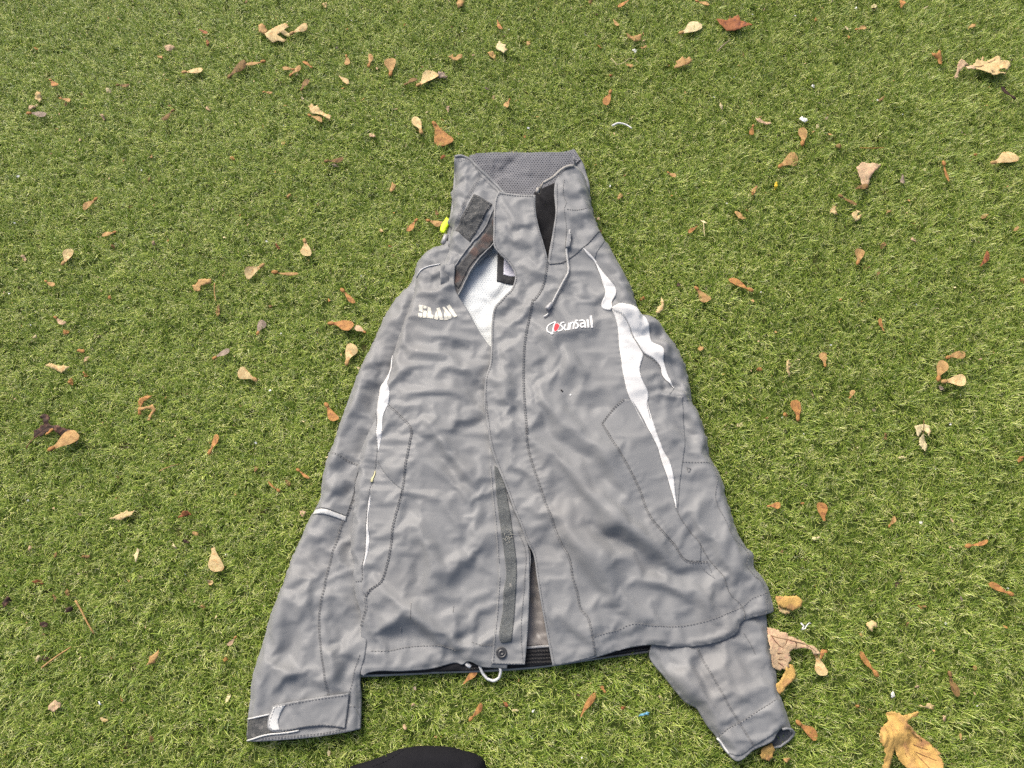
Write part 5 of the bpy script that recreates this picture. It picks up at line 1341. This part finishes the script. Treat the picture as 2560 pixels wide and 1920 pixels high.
TABLE = '''
S g0 1580,625 1752,605 .30 p|pale winged seed with round orange nut beside a white fluff speck, upper left
S g0 1975,672 2112,520 .22 b|brown winged seed tilted up, left neighbour of the pale one at upper left
S g0 2285,530 2125,562 .16 t|slim tan winged seed just right of a tilted brown one, upper left
S g0 432,688 500,736 .34 o|short orange brown winged seed on the bare far upper left grass
S g0 240,978 400,985 .22 g|greyish winged seed under a small heap of leaf scraps, far upper left
S g0 518,850 602,875 .26 t|small tan winged seed right of the leaf heap at far upper left
S g0 1500,950 1398,1035 .20 b|dark brown upright winged seed in shade right of the thin dark stalk
S g0 1008,735 1118,728 .20 b|brown winged seed with its nut touching a dark sliver, upper left
S g0 1720,250 1790,288 .24 r|thin rust coloured seed wing near the red brown leaf chip, upper left
F g0 1470,412 15 k|folded pinkish leaf scrap standing up above a white fluff speck
F g0 1795,375 9 r|reddish leaf chip left of the crumpled pale leaf at the top
F g0 335,838 17 p|pale curved leaf scrap topping the heap at far upper left
F g0 292,915 13 k|pinkish ragged scrap in the middle of the heap at far upper left
F g0 935,785 9 c|cream leaf flake below a dark sliver at upper left
F g0 888,1005 8 k|small pyramid shaped pink leaf chip, left of centre in the upper left
F g0 1310,1355 9 t|split tan leaf chip alone on the grass below the upper left seeds
F g0 1285,1540 7 b|dark brown crumb left of the jacket collar, far out
F g0 1385,490 8 t|tan curled crumb left of the folded pinkish scrap
F g0 690,1210 6 k|tiny pale pink flake far left of the collar
F g0 1795,935 8 k|dull pink seed shaped flake below the slim tan seed
F g0 2010,1360 9 o|orange sliver beside a black crumb left of the collar
F g0 1550,108 7 d|tiny dark crumb near the top edge, left side
W g0 1035,895 1090,860 1150,825 .0007 d|thin dark stalk lying slanted at upper left
S g1 300,295 432,195 .26 p|pale winged seed sticking out right of the crumpled leaf at the top
S g1 295,655 378,562 .24 t|tan winged seed with red nut, middle of three below the crumpled leaf
S g1 328,602 228,580 .22 t|tan winged seed lying level, left of three below the crumpled leaf
S g1 482,585 408,530 .20 o|orange brown winged seed with dark nut, right of three below the crumpled leaf
S g1 780,478 795,556 .34 t|small drop shaped tan seed left of a narrow upright one, near the top
S g1 975,575 980,462 .20 t|narrow upright tan seed between a drop shaped one and a broad one
S g1 1160,650 1185,505 .42 t|broad upright tan winged seed with small nut, above the collar to the left
S g1 1390,742 1572,622 .40 p|large pale winged seed resting against a grey leaf, above the collar
S g1 1285,732 1395,685 .24 b|flat olive brown seed wing left of the large pale winged seed
S g1 392,780 445,682 .30 b|brown winged seed with orange nut above the toothed leaf
S g1 455,993 568,1052 .20 t|slim tan winged seed parallel below the toothed leaf
S g1 718,655 795,725 .24 p|pale torn seed wing halfway between toothed leaf and upright seeds
S g1 1430,1150 1368,998 .26 p|pale upright winged seed left of the big orange one above the collar
S g1 1528,1055 1695,1222 .38 o|big orange tan winged seed slanting down towards the collar
S g1 598,1395 758,1366 .18 b|slender brown arched winged seed left of the collar
S g1 2192,858 2165,928 .40 t|small tan winged seed straight above the collar
S g1 2085,170 2130,262 .16 o|thin orange seed wing above the twin tan leaf pieces
S g1 62,795 140,795 .20 t|tan nut on a long straight stalk left of the toothed leaf
P g1 t 20,215 60,208 90,245 105,270 85,297 30,283|tan rounded leaf piece at the left end of the crumpled leaf
P g1 p 80,300 130,250 180,230 262,208 285,235 245,262 300,290 280,312 205,282 180,300 255,330 240,357 190,345 150,364 105,340|ragged pale crumpled leaf near the top edge, left of centre
P g1 t 1660,500 1700,468 1712,495 1742,465 1782,470 1785,502 1740,517 1690,515|tan crescent of leaf with a notch, near top centre
P g1 c 2075,400 2100,345 2130,375 2162,385 2150,420 2175,430 2140,467 2110,440 2082,420|upper of the twin cream leaf pieces near top centre
F g1 2045,470 14 t|lower rounder one of the twin tan leaf pieces near top centre
P g1 p 455,915 480,898 500,922 527,908 560,950 600,985 652,1000 640,1046 600,1022 560,995 490,982 465,950|toothed pale leaf with a stalk, upper left of the collar
F g1 1600,655 15 g|grey curled leaf behind the large pale winged seed
F g1 1615,1358 9 r|rust red round bud close to the left tip of the collar
F g1 1005,1165 9 k|pinkish flake left of the pale upright winged seed
F g1 690,1435 8 g|greyish flake under the slender arched seed
F g1 2052,842 7 p|pale flake left of the small seed above the collar
F g1 1660,945 8 k|faint pinkish scrap right above the big orange winged seed
F g1 595,42 10 p|pale oval flake at the top edge above the upright seeds
F g1 1770,12 14 t|tan leaf bit cut by the top edge near the centre
F g1 1180,1620 12 t|tan husk left of the collar's left tip
F g1 405,850 6 c|tiny cream flake under the brown seed with orange nut
S g2 1447,288 1642,205 .34 c|cream winged seed with a notched edge beside the orange maple leaf
S g2 852,785 815,900 .30 o|orange winged seed standing upright, right of the collar high up
S g2 1345,1488 1415,1527 .34 t|small orange nutted seed right of the collar at its height
S g2 875,165 925,218 .24 t|bent tan seed wing near the top edge, right of centre
S g2 1010,0 918,62 .22 o|orange seed wing touching the top edge right of centre
S g2 1590,8 1702,46 .24 t|tan strip of leaf at the top edge above the orange maple leaf
S g2 2085,1082 2055,1165 .28 o|small orange seed left below the pinkish bark piece
P g2 r 1762,165 1850,182 1920,150 1955,133 1972,185 2082,222 2010,240 1950,266 1860,266 1800,215|rust orange maple leaf at the top right with dark ribs
P g2 t 1400,592 1430,530 1470,498 1500,515 1535,488 1557,520 1520,562 1440,587|folded tan leaf below the cream winged seed
P g2 t 983,292 1040,310 1115,297 1122,335 1080,347 1000,322|tan strip of leaf with frayed ends, top right of centre
P g2 k 2102,1022 2160,1035 2240,1050 2246,1065 2180,1072 2120,1048|pinkish grey bark piece right of centre high up
W g2 855,500 905,560 960,545 1020,505 1060,510 1095,545 .0008 c|wavy straw coloured stalk near the top, right of centre
W g2 865,1092 920,1064 980,1074 1036,1112 .0022 w|white curved feather lying above and right of the collar
W g2 1770,445 1840,380 1888,342 .0012 g|grey brown stalk below the cream winged seed
F g2 145,380 9 t|tan flake straight above the right half of the collar, near the top
F g2 1060,432 9 w|white tuft of fluff left of the folded tan leaf
F g2 1810,925 9 c|cream flake left of the pinkish bark piece
F g2 1015,565 9 t|tan flake hanging under the wavy straw stalk
F g2 1138,412 7 t|small tan seed flake right of the white fluff tuft
F g2 850,648 6 r|tiny red flake below the wavy straw stalk
F g2 680,12 8 t|brown flake on the top edge above the collar
F g2 2095,1640 10 t|tan flake to the right of the collar above a torn scrap
S g3 2130,852 2008,755 .24 d|dark brown winged seed with an orange nut at the right edge
S g3 295,1250 312,1102 .30 t|tan upright winged seed with a nick, below the pinkish bark
S g3 95,1445 240,1300 .32 t|tan winged seed with broad end left of the pink triangular leaf
S g3 1930,1408 2165,1365 .32 p|pale ribbed winged seed at the right edge, level with the collar
S g3 1152,65 1150,-5 .40 o|orange winged seed cut by the top edge at the right
S g3 758,255 855,238 .24 t|thin tan seed wing, upper right, right of a cream flake
S g3 1515,1400 1560,1568 .10 o|thin orange stalk like seed right of the pink triangular leaf
P g3 k 765,1450 800,1410 830,1393 880,1415 972,1430 940,1465 905,1500 870,1592 820,1602 790,1520|pinkish triangular leaf piece right of the collar
P g3 o 1408,465 1450,472 1485,428 1502,480 1508,552 1482,546 1470,502 1420,487|orange curled leaf piece left of the big pale lobed leaf
S g3 755,1632 862,1600 .26 b|brown seed wing under the tip of the pink triangular leaf
W g3 795,1278 900,1282 1005,1278 .0009 o|straight orange stalk lying level above the pink triangular leaf
F g3 1760,228 11 t|tan bud left of the dark seed's column, upper right
F g3 920,60 10 c|cream curled flake near the top edge, upper right
F g3 680,235 9 c|cream oval flake left of the thin tan seed wing
F g3 415,165 8 o|small orange flake at upper right, right of the rust leaf
F g3 975,860 10 b|brown level flake in the middle of the upper right grass
F g3 610,1255 10 b|brown flake left of the straight orange stalk
F g3 1162,1555 11 g|grey oval flake right of the pink triangular leaf
F g3 72,1602 9 n|bright yellow petal below the tan seed with broad end
F g3 390,745 9 w|white scrap of fluff at upper right above the upright tan seed
F g3 310,1035 10 w|white and grey fluff beside the right end of the pinkish bark
F g3 510,1020 7 c|cream flake right of the grey fluff, upper right
F g3 1790,1335 6 o|tiny orange flake left of the pale ribbed seed at the right edge
S g4 835,55 722,152 .26 t|tan winged seed pointing down left, far left at collar height
S g4 540,625 612,486 .34 p|pale winged seed with brown nut, far left
S g4 1000,345 878,378 .24 t|pair of joined tan seeds right of the pale one, far left
S g4 392,768 470,812 .26 t|small tan sliver below the pale seed with brown nut, far left
S g4 472,1080 565,1127 .24 k|pinkish sliver above the cream bud, far left
S g4 1845,1440 1980,1355 .26 g|grey winged seed left of the broad tan one, left of the sleeve
P g4 t 1690,800 1720,755 1832,757 1822,790 1740,812 1722,862 1682,852 1658,805|tan curled husk of leaf left of the jacket's shoulder
W g4 1855,790 1850,860 1866,945 .0011 t|short tan stalk under the curled husk left of the shoulder
P g4 p 393,1502 430,1482 470,1492 520,1498 602,1510 562,1545 527,1567 500,1545 460,1530|pale toothed leaf with a brown stalk, far left at mid height
F g4 1880,1020 14 b|brown shining leaf flake below the short tan stalk
F g4 302,1245 9 c|cream bud with torn top, far left
F g4 568,1215 10 o|orange sliver right of the cream bud, far left
F g4 700,1370 11 o|orange bent scrap above a pinkish chip, far left
F g4 740,1435 10 k|pinkish wedge chip below the orange bent scrap, far left
F g4 730,1572 10 o|orange flake right of the pale toothed leaf, far left
F g4 980,470 8 b|brown seed like flake below the joined tan seeds
F g4 1325,440 8 k|faint pink flake in the left middle of the grass
F g4 948,915 8 o|orange chip in the middle of the left grass
F g4 610,1640 9 o|orange flake standing above the dark leaf, far left
F g4 205,570 10 k|faded pink strip left of the pale seed with brown nut
S g5 556,412 600,550 .42 p|broad pale winged seed standing upright left of the collar
S g5 200,628 55,742 .34 p|pale winged seed with orange nut pointing down left, left of the shoulder
S g5 285,692 505,706 .09 t|tan nut with a long thin stalk, left of the shoulder
S g5 772,1135 985,1152 .34 o|amber winged seed lying level left of the upper sleeve
S g5 1082,1215 1000,1148 .34 k|pinkish winged seed touching the amber one's right end
S g5 922,1488 955,1305 .36 p|tan upright winged seed with dark nut left of the sleeve
S g5 152,1228 188,1102 .36 g|grey brown upright winged seed with orange nut
S g5 138,1628 12,1522 .36 p|broad tan winged seed slanting down right, left of the sleeve
S g5 1528,238 1442,338 .24 o|orange winged seed left of the neon tab
S g5 1615,245 1755,270 .26 t|tan frayed husk touching the neon tab
S g5 878,842 995,958 .16 o|chain of reddish seed husks left of the shoulder
F g5 1700,175 9 b|dark brown bud left of the collar, above the neon tab
F g5 418,32 11 t|forked tan husk upper left of the broad pale seed
F g5 1222,330 8 p|pale flake between the broad pale seed and the collar
F g5 325,470 7 r|red brown crumb left of the broad pale upright seed
F g5 265,985 8 b|brown crumb above the grey brown upright seed
F g5 768,935 6 o|orange crumb left of the chain of husks
F g5 1295,465 6 o|orange crumb near the shoulder
S g6 825,825 960,925 .36 t|orange tan winged seed right of the shoulder, nearer of two
S g6 1312,852 1115,748 .20 o|split orange winged seed right of the shoulder, farther of two
S g6 840,295 765,352 .22 o|small orange seed wing right of the collar
P g6 p 483,1048 490,1010 525,975 528,903 545,938 549,1012 515,1047|pale torn leaf shard close to the crumpled shoulder
P g6 p 1606,1510 1625,1445 1655,1478 1632,1500 1655,1495 1635,1540 1650,1560 1640,1585 1615,1560|white torn seed wing with bitten edge, right of the sleeve
W g6 895,258 900,320 906,382 .0009 c|straw coloured short stalk right of the collar
F g6 1205,205 14 t|tan bent flake beside fainter flake, right of the collar
F g6 680,800 10 d|dark crumb left of the orange tan winged seed
F g6 872,1355 12 t|tan wedge flake right of the white sleeve flash
F g6 175,38 10 t|tan flake just right of the collar top
F g6 370,920 7 o|orange chip touching the edge of the upper sleeve
F g6 1385,1530 10 o|reddish forked husk right of the sleeve
F g6 1320,15 7 o|orange chip high up right of the collar
S g7 772,620 822,492 .42 t|tan winged seed with a rounded nut, right half at shoulder height
S g7 615,30 768,112 .16 b|thin brown winged seed right of the collar, far out
S g7 1835,640 1902,505 .18 r|rust coloured thin seed wing near the right edge
S g7 1000,1200 962,1092 .20 o|orange thin seed wing in the middle of the right grass
S g7 492,1505 495,1382 .36 t|tan upright winged seed right of the bitten white one
S g7 1545,1432 1705,1388 .28 t|uppermost of three tan winged seeds near the right edge
S g7 1470,1625 1505,1455 .32 t|upright middle one of three tan winged seeds near the right edge
S g7 1510,1640 1695,1598 .40 p|lowest and palest of three winged seeds near the right edge
P g7 p 540,175 552,130 580,128 585,170 603,195 570,190|pale bent flake with a stalk, right of the collar
P g7 p 720,190 765,150 800,165 770,205 806,198 800,225 762,252 735,225|pale torn leaf piece, right neighbour of the bent flake
F g7 1040,165 9 t|narrow tan flake right of the pale torn piece
F g7 1870,210 13 t|tan ragged flake near the right edge at collar height
F g7 1262,410 13 k|pinkish sliver with dark tail in the right grass
F g7 995,460 10 t|faint tan flake beside the seed with a rounded nut
F g7 2200,760 12 o|orange leaf tip cut by the right edge
S g8 1808,600 1862,425 .20 o|orange winged seed with a waist, left of the sleeve
S g8 1840,1412 1915,1612 .36 p|cream winged seed without nut, left of the lower sleeve
P g8 p 915,1167 980,1150 1060,1105 1160,1093 1120,1142 1040,1177 985,1170|pale pointed leaf lying level in the lower left grass
P g8 r 1530,1160 1590,1100 1625,1100 1662,1130 1600,1140|rust brown curled leaf between pale leaf and sleeve
P g8 c 1152,1480 1185,1412 1200,1440 1185,1500 1175,1547|pale narrow husk standing upright in the lower left
W g8 1375,752 1450,720 1550,690 .0008 t|forked straw stalk left of the sleeve
P g8 o 1190,262 1186,180 1203,116 1240,110 1314,98 1302,126 1240,147 1212,190 1212,262|orange coiled leaf edge of the curled husk, left
P g8 t 1200,228 1193,205 1280,190 1330,183 1347,225 1312,272 1292,314 1268,308 1290,260 1313,222 1280,212|tan coiled lower strip of the curled husk, left
F g8 1268,100 8 b|dark tip on top of the coiled husk
F g8 1695,1302 10 t|small tan double husk above the cream nutless seed
F g8 1605,1360 8 d|dark crumb left of the cream nutless seed
F g8 260,1425 7 k|tiny pink flake at the far lower left
F g8 745,1490 9 b|brown crumb in the lower left grass
F g8 480,1475 9 b|dull brown crumb left of the other brown one, lower left
F g8 1500,1400 9 c|faint cream fluff left of the cream nutless seed
S g9 1432,172 1545,312 .26 o|amber winged seed leaning against the sleeve
S g9 1185,738 1295,815 .12 o|orange nut on a thin stalk left of the elbow
S g9 1030,925 935,840 .08 o|orange nut with a dark stalk, left of the one near the elbow
F g9 830,727 12 b|reddish brown leaf chip left of the elbow
F g9 1105,850 10 b|brown sliver between the two stalked nuts
F g9 1232,1118 14 k|pinkish ragged leaf beside the silver sleeve band
F g9 655,955 6 t|tiny tan nut left of the sleeve band
S ga 148,178 140,78 .36 o|orange winged seed with a red nut, right of the body
S ga 0,607 60,592 .42 o|broad orange winged seed right of the hem side
S ga 280,678 248,588 .40 o|amber oval seed wing right of the broad orange one
S ga 600,708 625,655 .24 t|tan sliver in the lower right grass above the hem line
S ga 985,805 1092,772 .12 o|orange nut on a long stalk at the right
S ga 405,70 428,32 .30 t|tan small seed above the cream three lobed leaf, left of it
F ga 88,155 8 o|round orange nut left of the seed with a red nut
F ga 668,365 8 c|cream flake left below the cream three lobed leaf
F ga 583,262 9 b|brown flake left of the cream three lobed leaf
F ga 240,765 10 c|cream pointed flake beside a white pebble, lower right
F ga 172,593 5 o|tiny orange nut between two orange seed wings
F ga 1252,375 9 o|orange flake at the right edge, mid height
S gb 1170,302 1125,342 .24 k|pinkish sliver left of the lower sleeve
P gb t 725,442 740,402 787,367 781,402 765,432|tan curved leaf at the bottom left, alone
P gb k 233,660 250,630 268,612 282,620 298,632 290,655 268,672 250,668|pinkish lobed leaf piece at the bottom left
W gb 375,122 415,195 466,287 .0016 t|long tan stick at the bottom left, upper of two
W gb 205,455 270,405 352,352 .0016 t|long tan stick at the bottom left, lower of two
F gb 190,30 12 r|rust leaf bit, topmost of a loose group at lower left
F gb 332,78 10 b|brown leaf bit right of the rust topmost one, lower left
F gb 270,106 10 b|brown leaf bit in the middle of the lower left group
F gb 342,165 13 d|dark leaf bit just above the upper tan stick
F gb 215,242 13 d|dark leaf with a red edge left of the upper tan stick
F gb 225,408 11 d|dark leaf bit touching the lower tan stick
F gb 185,412 11 c|cream round leaf bit beside a dark one, lower left
F gb 1115,415 9 o|orange flake left of the sleeve cuff, higher up
F gb 752,812 11 b|brown translucent flake left of the sleeve cuff
F gb 28,128 16 d|black curled leaf at the left edge
F gb 1040,35 11 p|pale round flake left of the lower sleeve
F gb 1005,150 8 t|tan flake below the pale round flake, left of the sleeve
F gb 515,712 10 p|pale flake at the bottom left above the edge
F gb 492,630 5 w|white chip at the bottom left
S gc 632,138 698,55 .22 o|amber seed wing sticking out under the hem cord
S gc 665,318 720,232 .20 o|orange winged seed below the hem cord
F gc 840,240 8 r|red leaf bit right of the seed below the hem
F gc 340,350 10 k|pale butterfly shaped leaf bit between cuff and black cloth
F gc 382,243 7 k|pink chip right of the strap cuff
F gc 980,272 5 w|white pebble below the middle of the hem
S gd 203,300 275,182 .16 o|long amber seed wing below the hem, right of its middle
S gd 322,178 300,150 .40 o|small amber nut right of the long amber seed wing
F gd 415,255 9 r|orange brown bit between amber seed wing and blue plastic
P gd y 1088,490 1100,455 1150,430 1160,470 1156,506 1136,519 1096,510|golden leaf piece lying under the right cuff
F gd 1225,515 9 t|tan crumb below the right cuff
P gd l 488,300 505,282 545,278 540,290 515,296|blue plastic scrap below the hem
S ge 540,492 455,372 .16 o|slim orange winged seed with pointed nut, lower right
S ge 898,478 938,598 .24 b|brown winged seed with a thin thread, lower right
S ge 1210,92 1095,38 .20 o|orange torn strip at the right edge below mid height
S ge 145,722 242,815 .28 o|orange winged seed right of the right cuff
P ge p 490,235 515,218 542,235 538,255 520,250 512,275 500,260|tan torn seed wing right of the hem corner
P ge p 740,645 775,640 795,628 832,645 825,660 790,655|pale strip of leaf above the big golden leaf
F ge 692,238 9 t|tan flake right of the torn seed wing, lower right
F ge 875,705 9 k|pinkish bud above and right of the big golden leaf
F ge 447,645 7 o|orange flake above the seed beside the cuff
F ge 737,550 8 k|faint pink flake left of the brown winged seed, lower right
F ge 620,585 7 w|white chip above the big golden leaf
F ge 882,238 6 w|white pebble in the right grass below mid height
'''
for row in TABLE.strip().split('\n'):
    spec, label = row.split('|'); f = spec.split()
    k, crop = f[0], f[1]
    if k == 'S': a, b = J(crop, f[2]+' '+f[3]); samara(a, b, float(f[4]), f[5], label, seedless=('without' in label or 'wing ' in label and 'winged' not in label))
    elif k == 'F': scrap(J(crop, f[2])[0] if ',' in f[2] else J(crop, f[2])[0], float(f[3]), f[4], label, dr.uniform(1.2, 2.1))
    elif k == 'W':
        n_ = 'twig'; twig(J(crop, ' '.join(f[2:-2])), float(f[-2]), f[-1], label)
    else: leafthing(J(crop, ' '.join(f[3:])), f[2], label, 'dry_leaf' if 'plastic' not in label else 'litter', lift=0.003)
# ------------------------------------------------------------------ the larger leaves
leafthing(J('L1', '285,490 290,370 330,345 385,320 395,285 455,270 460,210 400,145 425,110 465,85 535,140 540,190 525,240 590,290 680,285 760,315 830,335 960,360 900,395 800,400 725,455 640,380 590,355 530,385 460,415 430,450 330,470'), 'd',
          'dark brown curled leaf behind a big tan winged seed, far left', lift=0.007, veins=[J('L1', '150,640 230,540 285,480 400,400 500,330 600,310'), J('L1', '600,310 680,360 760,330 900,370')], vr=0.0009)
leafthing(J('L1', '455,412 520,360 575,322 605,345 560,385 470,425'), 'o', 'orange underside of the dark curled leaf, far left', 'leaf_fragment', z=0.021, lift=0.002)
samara(J('L1', '525,665')[0], J('L1', '990,425')[0], 0.36, 't', 'big tan winged seed with orange end in front of a dark leaf, far left', z=0.023)
leafthing(J('L4', '410,262 500,215 520,200 540,140 575,172 600,180 630,112 652,150 632,188 690,190 760,150 850,130 885,168 880,210 960,220 1010,250 1052,297 1010,318 1012,360 962,370 915,352 870,358 862,385 895,420 960,402 962,440 870,422 790,440 730,402 682,388 620,342 570,310 520,275'), 'p',
          'big pale lobed leaf with stalk at the upper right', lift=0.005, z=0.021, veins=[J('L4', '225,258 300,262 420,264 520,266 640,262 760,250 900,260'), J('L4', '620,262 720,215 840,170'), J('L4', '640,264 720,320 800,400')], vr=0.0008,
          more=[(J('L4', '225,220 290,175 352,180 372,235 405,255 330,275 345,310 370,352 470,370 478,305 410,285 320,295 240,370 215,480 165,500 150,460 185,400 210,300'), 'k')])
leafthing(J('ga', '722,215 737,204 768,197 800,205 803,225 796,262 782,240 769,228 760,238 738,267 734,240'), 'c', 'cream three lobed leaf with one separate leaflet, right grass', lift=0.0025,
          veins=[J('ga', '770,182 768,205 767,230 768,255 772,300')], vr=0.0006, more=[(J('ga', '768,248 752,272 751,300 762,320 776,337 786,315 788,290 783,268'), 'c')])
leafthing(J('L2', '60,300 110,308 155,322 160,340 222,348 230,372 300,395 370,430 400,450 440,462 505,515 500,530 455,530 430,490 395,480 330,478 270,488 240,515 250,560 262,578 235,600 240,640 215,665 190,650 160,668 100,640 70,500 60,400'), 'k',
          'tattered pinkish leaf with dark veins and holes beside the right sleeve', lift=0.004, z=0.017, vr=0.0007,
          veins=[J('L2', '85,370 130,385 200,400 290,420 360,440 420,470 470,510'), J('L2', '95,375 120,420 170,465 235,495'), J('L2', '150,572 200,580 245,610'), J('L2', '150,600 200,640 260,690 300,740'), J('L2', '220,405 205,450 180,468'), J('L2', '290,420 300,450 285,480'), J('L2', '140,520 190,525 235,540')])
leafthing(J('L2', '130,40 175,34 250,33 320,36 352,60 362,85 350,120 315,145 280,155 235,148 200,130 150,110'), 'y', 'large tan seed wing lying under the hem corner', 'maple_samara', lift=0.0015, z=0.020)
leafthing(J('L2', '150,120 200,136 262,158 247,185 205,187 165,170'), 'p', 'pale leaf edge below the large tan seed wing at the hem corner', 'leaf_fragment', lift=0.002)
leafthing(J('L2', '174,872 120,800 165,760 208,680 238,622 262,608 285,616 308,668 304,720 285,750 240,790 205,830'), 'y', 'large orange tan seed wing leaning out from under the right sleeve', 'maple_samara', lift=0.002, z=0.022)
samara(J('L2', '468,520')[0], J('L2', '556,708')[0], 0.40, 'p', 'pale olive winged seed hanging from the tattered leaf tip')
leafthing(J('L2', '505,570 512,525 530,492 578,488 570,512 545,525 528,570'), 'o', 'orange bud scale beside the tattered leaf tip', 'leaf_fragment', lift=0.003, z=0.02)
twig(J('L2', '345,265 375,290 352,320 385,310 395,290 420,262 435,268'), 0.0011, 'w', 'tangled white thread right of the sleeve end', name='litter')
# the big golden leaf in the corner
leafthing(J('L3', '340,240 365,205 420,198 500,225 570,240 640,225 700,195 735,195 745,225 715,255 650,275 600,300 580,320 640,400 740,490 830,560 880,620 950,720 985,790 1005,880 1010,1000 700,1010 590,920 540,870 490,800 445,700 425,635 420,700 395,800 370,900 350,1000 260,1000 275,860 285,760 270,640 200,545 195,470 230,410 300,360 365,310'), 'y',
          'big golden brown leaf in the bottom right corner', lift=0.008, z=0.020, step=0.0026, vr=0.0007,
          veins=[J('L3', '370,310 450,420 560,540 680,690 800,840 880,960'), J('L3', '370,310 400,450 400,560 360,700 310,860'), J('L3', '520,500 620,510 740,530'), J('L3', '600,590 720,630 850,680'), J('L3', '690,700 800,750 940,810'), J('L3', '560,545 545,650 580,780')],
          more=[(J('L3', '585,335 610,360 720,470 840,570 960,660 1025,735 985,755 900,660 780,560 660,450'), 't')])
# black cloth reaching in at the bottom edge
K_OUT = J('gc', '60,556 180,520 320,468 400,456 480,455 560,460 620,475 700,500 728,520 740,556 760,700 700,900 300,900 0,800')
S_BK = Cloth(K_OUT, 0.030, [(1000, 1905, 30), (1080, 1900, 36), (1150, 1900, 34), (1080, 2000, 40), (1000, 2000, 38)],
             rolls=[(J('gc', '-40,620 60,556 180,520 320,468 400,456 480,455 560,460 620,475 700,500 728,520 740,556 760,700'), 9, 22)],
             strokes=strokes(('gc', '''V 6 4 200,545 270,510 330,470
R 7 4 420,480 520,500 640,540
V 6 4 380,540 440,550 480,545''')), seed=91, fine=0.5)
o = link('black_cloth', patch_mesh('black_cloth', S_BK, K_OUT, mat('black_cloth', (0.010, 0.010, 0.012), 0.9, 0.1, 60, 0.25, 600, 0.1), off=0, skirt=0.006, step=0.003))
o['label'] = 'rounded top of a black garment cut by the bottom edge'; o['category'] = 'garment'
stitches(S_BK, [J('gc', '175,550 250,520 300,490 330,470')], 'stitching', o, M_BLACK, off=0.001)

# ------------------------------------------------------------------ crumbs nobody could count
rs = np.random.RandomState(44); fa = frame_area(150)
lo, hi = fa.min(0), fa.max(0); V, F, mi = [], [], []
cols = ['t', 'k', 'b', 'c', 'w', 'o', 'd', 'g']; pw = [0.2, 0.2, 0.16, 0.14, 0.10, 0.08, 0.06, 0.06]
Qc = rs.rand(1100, 2)*(hi-lo)+lo; Qc = Qc[inside(Qc, fa)]
for S_ in (S_A, S_B, S_C, S_D, S_I, S_E, S_BK): Qc = Qc[~inside(Qc, S_.out)]
for q in Qc:
    n = rs.randint(4, 7); r_ = min(0.0045, 0.0008+rs.exponential(0.0007)); th = rs.rand()*6.28; el = rs.uniform(1, 3.0); ci_ = rs.choice(8, p=pw)
    if ci_ == 4: r_ = min(r_, 0.0022); el = min(el, 1.4)
    z_ = rs.uniform(0.007, 0.0125); tl = rs.randn(2)*0.4; k0 = len(V)
    for i in range(n):
        a = 2*math.pi*i/n; rr = r_*rs.uniform(0.6, 1.3); u, v = rr*math.sqrt(el)*math.cos(a), rr/math.sqrt(el)*math.sin(a)
        x_, y_ = u*math.cos(th)-v*math.sin(th), u*math.sin(th)+v*math.cos(th)
        V.append((q[0]+x_, q[1]+y_, z_+tl[0]*x_+tl[1]*y_)); 
    for i in range(n): V.append((V[k0+i][0], V[k0+i][1], V[k0+i][2]-0.0007))
    F.append(tuple(range(k0, k0+n))); mi.append(ci_); F.append(tuple(range(k0+2*n-1, k0+n-1, -1))); mi.append(ci_)
    for i in range(n): j = (i+1) % n; F.append((k0+i, k0+n+i, k0+n+j, k0+j)); mi.append(ci_)
me = mesh('leaf_crumbs', V, F, LM['t'], False)
for c in cols[1:]: me.materials.append(LM[c])
me.polygons.foreach_set('material_index', [int(i) for i in mi])
o = link('leaf_crumbs', me, kind='stuff'); o['label'] = 'tiny leaf crumbs and white specks strewn through the grass'
